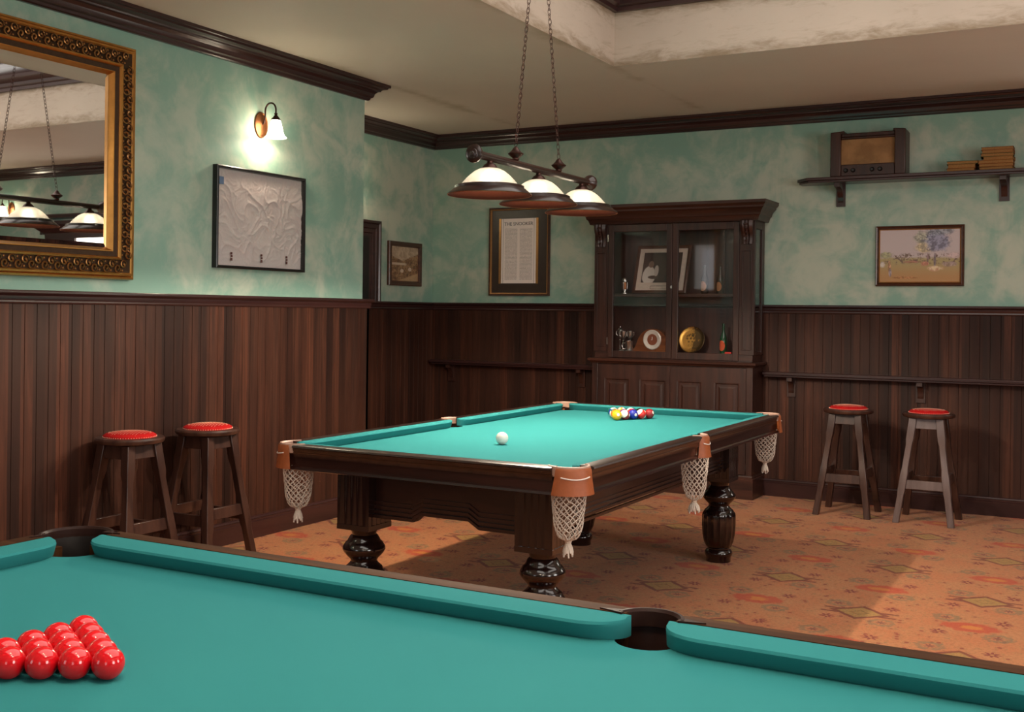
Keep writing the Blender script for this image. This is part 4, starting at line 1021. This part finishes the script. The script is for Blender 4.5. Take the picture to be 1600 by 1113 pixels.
# upper case
UF = 8.165
cb(MB(), CXa+.02, CXb-.02, yb-.012, yb, 1.026, 2.10).build('back_panel', 'cab', t)
cb(MB(), CXa+.02, CXb-.02, UF+.01, yb, 2.075, 2.095).build('upper_top', 'cabx', t)
cb(MB(), CXa+.01, CXb-.01, UF, yb, 1.026, 1.078).build('lower_deck', 'cabx', t, bev=.002)
cb(MB(), CXa+.03, CXb-.03, UF+.04, yb-.012, 1.515, 1.540).build('shelf', 'cabx', t, bev=.002)
cb(MB(), -2.76, -2.735, yb-.03, yb-.012, 1.54, 2.08).build('back_batten', 'cabx', t)
for s, xs in ((1, CXa), (-1, CXb)):
    inn = .118
    xa, xb = (xs, xs+inn) if s > 0 else (xs-inn, xs)
    m = MB(); cb(m, xa, xb, UF, UF+.03, 1.078, 2.09)
    cb(m, xa+.020, xa+.030, UF-.006, UF, 1.12, 1.86); cb(m, xb-.030, xb-.020, UF-.006, UF, 1.12, 1.86); cb(m, xa+.02, xb-.02, UF-.006, UF, 1.86, 1.868); cb(m, xa+.02, xb-.02, UF-.006, UF, 1.115, 1.123)
    m.build('pilaster', 'cab', t, bev=.002)
    # carved corbel
    m = MB(); pr = []
    rings = []
    for i in range(15):
        u = i/14; z_ = 2.088-u*.175; d_ = .012+.036*(1-u)+.010*sin(u*pi*2.2); hw_ = .050-.010*u
        cxx = (xa+xb)/2
        rings.append([(cxx-hw_-ox, UF-oy, z_), (cxx-hw_-ox, UF-d_*.8-oy, z_), (cxx-hw_*.55-ox, UF-d_-.004-oy, z_), (cxx-hw_*.25-ox, UF-d_+.004-oy, z_), (cxx-ox, UF-d_-.006-oy, z_), (cxx+hw_*.25-ox, UF-d_+.004-oy, z_), (cxx+hw_*.55-ox, UF-d_-.004-oy, z_), (cxx+hw_-ox, UF-d_*.8-oy, z_), (cxx+hw_-ox, UF-oy, z_)])
    m.loft(rings, True)
    for k_ in range(5):
        z_ = 2.06-.03*k_; m.sphere(((xa+xb)/2-ox, UF-.052+.006*k_-oy, z_), .013-.001*k_, 10, 6, (1.3, .8, .7))
    m.build('corbel', 'cab', t)
    # side: back stile, rails, glass
    xs0, xs1 = (xs, xs+.022) if s > 0 else (xs-.022, xs)
    m = MB(); cb(m, xs0, xs1, yb-.062, yb, 1.078, 2.09); cb(m, xs0, xs1, UF+.03, yb-.062, 1.078, 1.10); cb(m, xs0, xs1, UF+.03, yb-.062, 2.03, 2.09)
    m.build('side_frame', 'cab', t, bev=.002)
    cb(MB(), (xs0+xs1)/2-.0015, (xs0+xs1)/2+.0015, UF+.03, yb-.062, 1.10, 2.03).build('side_glass', 'glass', t, smooth=None)
pw2 = [(CXa-ox, yb-oy), (CXa-ox, UF-oy), (CXb-ox, UF-oy), (CXb-ox, yb-oy)]
sw(pw2, [(-.04, 2.088), (.030, 2.088), (.034, 2.100), (.040, 2.118), (.045, 2.126), (.052, 2.130), (.056, 2.145), (.066, 2.165), (.080, 2.180), (.086, 2.184), (.088, 2.198), (.096, 2.204), (.106, 2.216), (.108, 2.238), (-.04, 2.238)], 'cornice', 'cabx')
cb(MB(), CXa+.02, CXb-.02, UF+.02, yb, 2.20, 2.236).build('cornice_top', 'cabx', t)
for (xa, xb), hinge in (((-3.623, -3.083), 1), ((-3.079, -2.548), 0)):
    m = MB(); fw = .046; z0_, z1_ = 1.032, 2.084; gx0, gx1 = xa+fw, xb-fw
    for x0_, x1_, za, zb_ in ((xa, xa+fw, z0_, z1_), (xb-fw, xb, z0_, z1_), (xa+fw, xb-fw, z0_, 1.085), (xa+fw, xb-fw, 2.028, z1_)): cb(m, x0_, x1_, UF-.008, UF+.014, za, zb_)
    d = m.build('glass_door', 'cab', t, bev=.003)
    cb(MB(), gx0, gx1, UF, UF+.003, 1.085, 2.028).build('pane', 'glass', d, smooth=None)
    if hinge:
        m = MB(); c = (-3.083-.002-ox, UF-.011-oy, 1.590)
        m.loft([[(c[0]+.008*r_*cos(2*pi*k/20), c[1]-y_, c[2]+.014*r_*sin(2*pi*k/20)) for k in range(20)] for r_, y_ in ((1, -.003), (1, .002), (.9, .004), (.45, .004), (.4, .0015), (.01, .0015))], False)
        label(m.build('keyhole_plate', 'silver', d), 'pale oval keyhole plate')
        for z_ in (1.98, 1.16):
            m = MB(); cb(m, xa-.006, xa+.003, UF-.010, UF-.004, z_-.028, z_+.028); m.build('hinge', 'silver', d)

# ---- things in the cabinet
SH, DK = 1.540, 1.078
def lat(name, prof, mat, lab, cat, x, y, z, seg=28, grp=None):
    o = MB().lathe(prof, (0, 0, 0), seg).build(name, mat); o.location = (x, y, z); tag(o, lab, cat, grp); return o
t = thing('miners_lantern', 'small silver lantern shaped trophy on the upper cabinet shelf, left side', 'trophy', (-3.530, 8.28, SH))
MB().lathe([(.001, 0), (.026, 0), (.026, .006), (.012, .012), (.012, .020), (.022, .026), (.022, .032), (.017, .036), (.001, .036)], (0, 0, 0), 24).build('base', 'silver', t)
MB().lathe([(.019, .036), (.020, .060), (.020, .085), (.019, .092)], (0, 0, 0), 24).build('body', 'copper', t)
MB().lathe([(.021, .090), (.023, .098), (.022, .116), (.017, .124), (.001, .128)], (0, 0, 0), 24).build('cap', 'silver', t)
m = MB()
for k in range(4): m.tube([(.022*cos(k*pi/2), .022*sin(k*pi/2), .034), (.023*cos(k*pi/2), .023*sin(k*pi/2), .094)], .0018, 6)
m.build('guard_bars', 'silver', t)
# leaning framed photograph
t = thing('photo_frame', 'tilted framed photograph of a person in a white shirt inside the cabinet', 'picture', (-3.452, 8.245, SH+.002))
t.rotation_euler = (radians(-19), 0, radians(0))
W, H = .452, .405
frame(MB(), W, H, [(0, -.012), (0, .010), (.008, .014), (.022, .012), (.026, .004)]).build('frame', 'pframe', t)
quad(.018, W-.018, .018, H-.018, -.004).build('mount', plain('cream_mount', (.60, .48, .40), .6), t)
quad(.065, W-.065, .090, H-.060, -.0062).build('photograph', art_photo(), t)
m = MB(); m.box(.15, .30, -.0066, -.0056, .034, .036).box(.15, .30, -.0066, -.0056, .060, .062).box(.15, .152, -.0066, -.0056, .034, .062).box(.298, .30, -.0066, -.0056, .034, .062); m.build('caption_border', ink, t)
dk_glass = pane('dark_bottle_glass', (.25, .14, .06), (1, 1, 1)); gr_glass = plain('green_bottle_glass', (.008, .055, .022), .06, 0, .8); br_glass = plain('brown_bottle_glass', (.018, .008, .004), .06, 0, .8); cl_glass = plain('grey_bottle_glass', (.045, .048, .042), .06, 0, .8)
lab1 = plain('worn_paper_label', (.48, .24, .13), .7, 0, .2, .3, 120); lab2 = plain('orange_label', (.60, .10, .04), .7, 0, .2, .25, 120)
def bottle(x, y, z, h_, r_, mat, lm, lab, grp):
    t = thing('bottle', lab, 'bottle', (x, y, z), radians(-15), grp)
    MB().lathe([(.001, 0), (r_*.95, 0), (r_, .005), (r_, h_*.50), (r_*.85, h_*.58), (r_*.42, h_*.72), (r_*.36, h_*.95), (r_*.44, h_*.955), (r_*.44, h_), (.001, h_)], (0, 0, 0), 28).build('glass_body', mat, t)
    m = MB(); rings = []
    for i in range(15):
        a_ = -pi/2-1.0+2.0*i/14; u = -1+2*i/14; zz_ = sqrt(max(0.02, 1-u*u))*h_*.17
        rr = r_+.0008; rings.append([(rr*cos(a_), rr*sin(a_), h_*.27-zz_), (rr*cos(a_), rr*sin(a_), h_*.27+zz_)])
    m.loft(rings, False, closed=False).build('paper_label', lm, t)
bottle(-2.862, 8.29, SH, .222, .029, br_glass, lab1, 'dark brown bottle with a worn label on the upper cabinet shelf', 'bottles in the cabinet')
bottle(-2.738, 8.29, SH, .210, .026, cl_glass, lab1, 'greyish clear bottle, the right one on the upper cabinet shelf', 'bottles in the cabinet')
bottle(-2.700, 8.27, DK, .235, .028, gr_glass, lab2, 'green bottle with orange oval label on the cabinet floor', 'bottles in the cabinet')
cup = [(.001, 0), (.020, 0), (.020, .004), (.006, .010), (.005, .050), (.010, .056), (.006, .062), (.016, .072), (.022, .095), (.024, .112), (.022, .112), (.015, .080), (.001, .074)]
def trophy(x, y, s, lab, cap=False):
    t = thing('trophy_cup', lab, 'trophy', (x, y, DK), 0, 'small silver cups in the cabinet')
    MB().lathe([(r_*s, z_*s*1.5) for r_, z_ in cup], (0, 0, 0), 24).build('cup', 'silver', t)
    for sg in (1, -1): MB().tube([(sg*.020*s, 0, .160*s), (sg*.034*s, 0, .156*s), (sg*.034*s, 0, .132*s), (sg*.017*s, 0, .118*s)], .0018, 6).build('handle', 'silver', t)
    if cap: MB().lathe([(.024*s, .168*s), (.016*s, .180*s), (.006*s, .186*s), (.006*s, .194*s), (.001, .2*s)], (0, 0, 0), 24).build('lid', 'silver', t)
trophy(-3.585, 8.33, 1.02, 'silver cup with lid at the far left of the cabinet floor', True)
trophy(-3.548, 8.31, .95, 'silver two handled cup, middle one of the three on the cabinet floor')
trophy(-3.498, 8.33, .97, 'silver two handled cup behind the silver tankard')
t = thing('tankard', 'plain silver tankard with side handle on the cabinet floor', 'mug', (-3.470, 8.245, DK), radians(200))
MB().lathe([(.001, 0), (.035, 0), (.035, .004), (.030, .010), (.034, .080), (.036, .084), (.033, .084), (.028, .012), (.001, .010)], (0, 0, 0), 32).build('body', 'silver', t)
MB().tube([(.031, 0, .066), (.052, 0, .068), (.058, 0, .050), (.052, 0, .022), (.030, 0, .018)], .0035, 8).build('handle', 'silver', t)
t = thing('mantel_clock', 'wooden napoleon hat mantel clock with silver dial ring on the cabinet floor', 'clock', (-3.265, 8.27, DK), radians(-6))
pts = [(-.17, 0), (-.17, .018)]
for i in range(25):
    x = -.165+.33*i/24; pts.append((x, .022+.170*math.exp(-(x/.085)**4*.55)*(1-.25*(abs(x)/.09)**2 if abs(x) < .09 else .75) if abs(x) < .1 else .022+.06*(1-(abs(x)-.1)/.065)))
pts = [(-.17, 0), (-.17, .02), (-.155, .035), (-.14, .070), (-.125, .108), (-.105, .138), (-.075, .164), (-.04, .180), (0, .186), (.04, .180), (.075, .164), (.105, .138), (.125, .108), (.14, .070), (.155, .035), (.17, .02), (.17, 0)]
MB().prism(pts, (-.035, .035), lambda a_, b_, c_: (a_, c_, b_)).build('case', wood('clock_wood', (.10, .03, .012), (.26, .085, .03), 0, .25, .4), t, smooth=30)
def ringy(prof, cz, seg=36): return [[(r_*cos(2*pi*k/seg), -.035-y_, cz+r_*sin(2*pi*k/seg)) for k in range(seg)] for r_, y_ in prof]
MB().loft(ringy([(.078, -.001), (.078, .008), (.072, .012), (.046, .007), (.044, .002)], .098), False).build('dial_ring', plain('silver_white_ring', (.72, .66, .60), .3, .3), t)
MB().loft(ringy([(.045, .003), (.001, .003)], .098), False).build('dial', plain('brown_dial', (.20, .06, .03), .4), t)
m = MB(); m.box(-.002, .002, -.0405, -.039, .096, .122).box(-.010, .0, -.0405, -.039, .096, .099); m.build('hands', 'white', t)
t = thing('brass_plate', 'round engraved brass plate leaning inside the right cabinet door', 'plate', (-2.955, 8.245, DK+.004)); t.rotation_euler = (radians(-14), 0, 0)
m = MB(); m.loft([[(r_*cos(2*pi*k/48), -y_, .104+r_*sin(2*pi*k/48)) for k in range(48)] for r_, y_ in ((.104, -.004), (.104, .004), (.100, .007), (.094, .003), (.070, .001), (.001, .001))], False)
def plate_mat():
    g = G('worn_brass_plate'); x, y, z = g.xyz(); n = g.noise(g.co(), 16, 5, .7); n2 = g.noise(g.co(), 60, 4, .7)
    return g.done(g.mix(g.step(g.f('ADD', n, g.f('MULTIPLY', x, 2.2)), .45, .58), (.50, .26, .06), (.09, .055, .02)), g.f('ADD', .2, g.f('MULTIPLY', n2, .3)), .8)
m.build('plate', plate_mat(), t)
m = MB()
for k in range(7):
    a_ = k*2*pi/6; r_ = 0 if k == 6 else .028
    for q_ in range(4):
        b_ = a_+q_*pi/2; cx_, cz_ = r_*cos(a_)-.008, .112+r_*sin(a_); m.tube([(cx_, -.003, cz_), (cx_+.010*cos(b_), -.0035, cz_+.010*sin(b_))], .0016, 4)
m.build('engraving', 'black', t)
o = MB().box(-.026, .026, -.012, .012, 0, .018).build('small_box', plain('bright_red_card', (.65, .03, .02), .5), bev=.002); o.location = (-2.648, 8.235, DK); tag(o, 'tiny bright red box beside the green bottle in the cabinet', 'box')
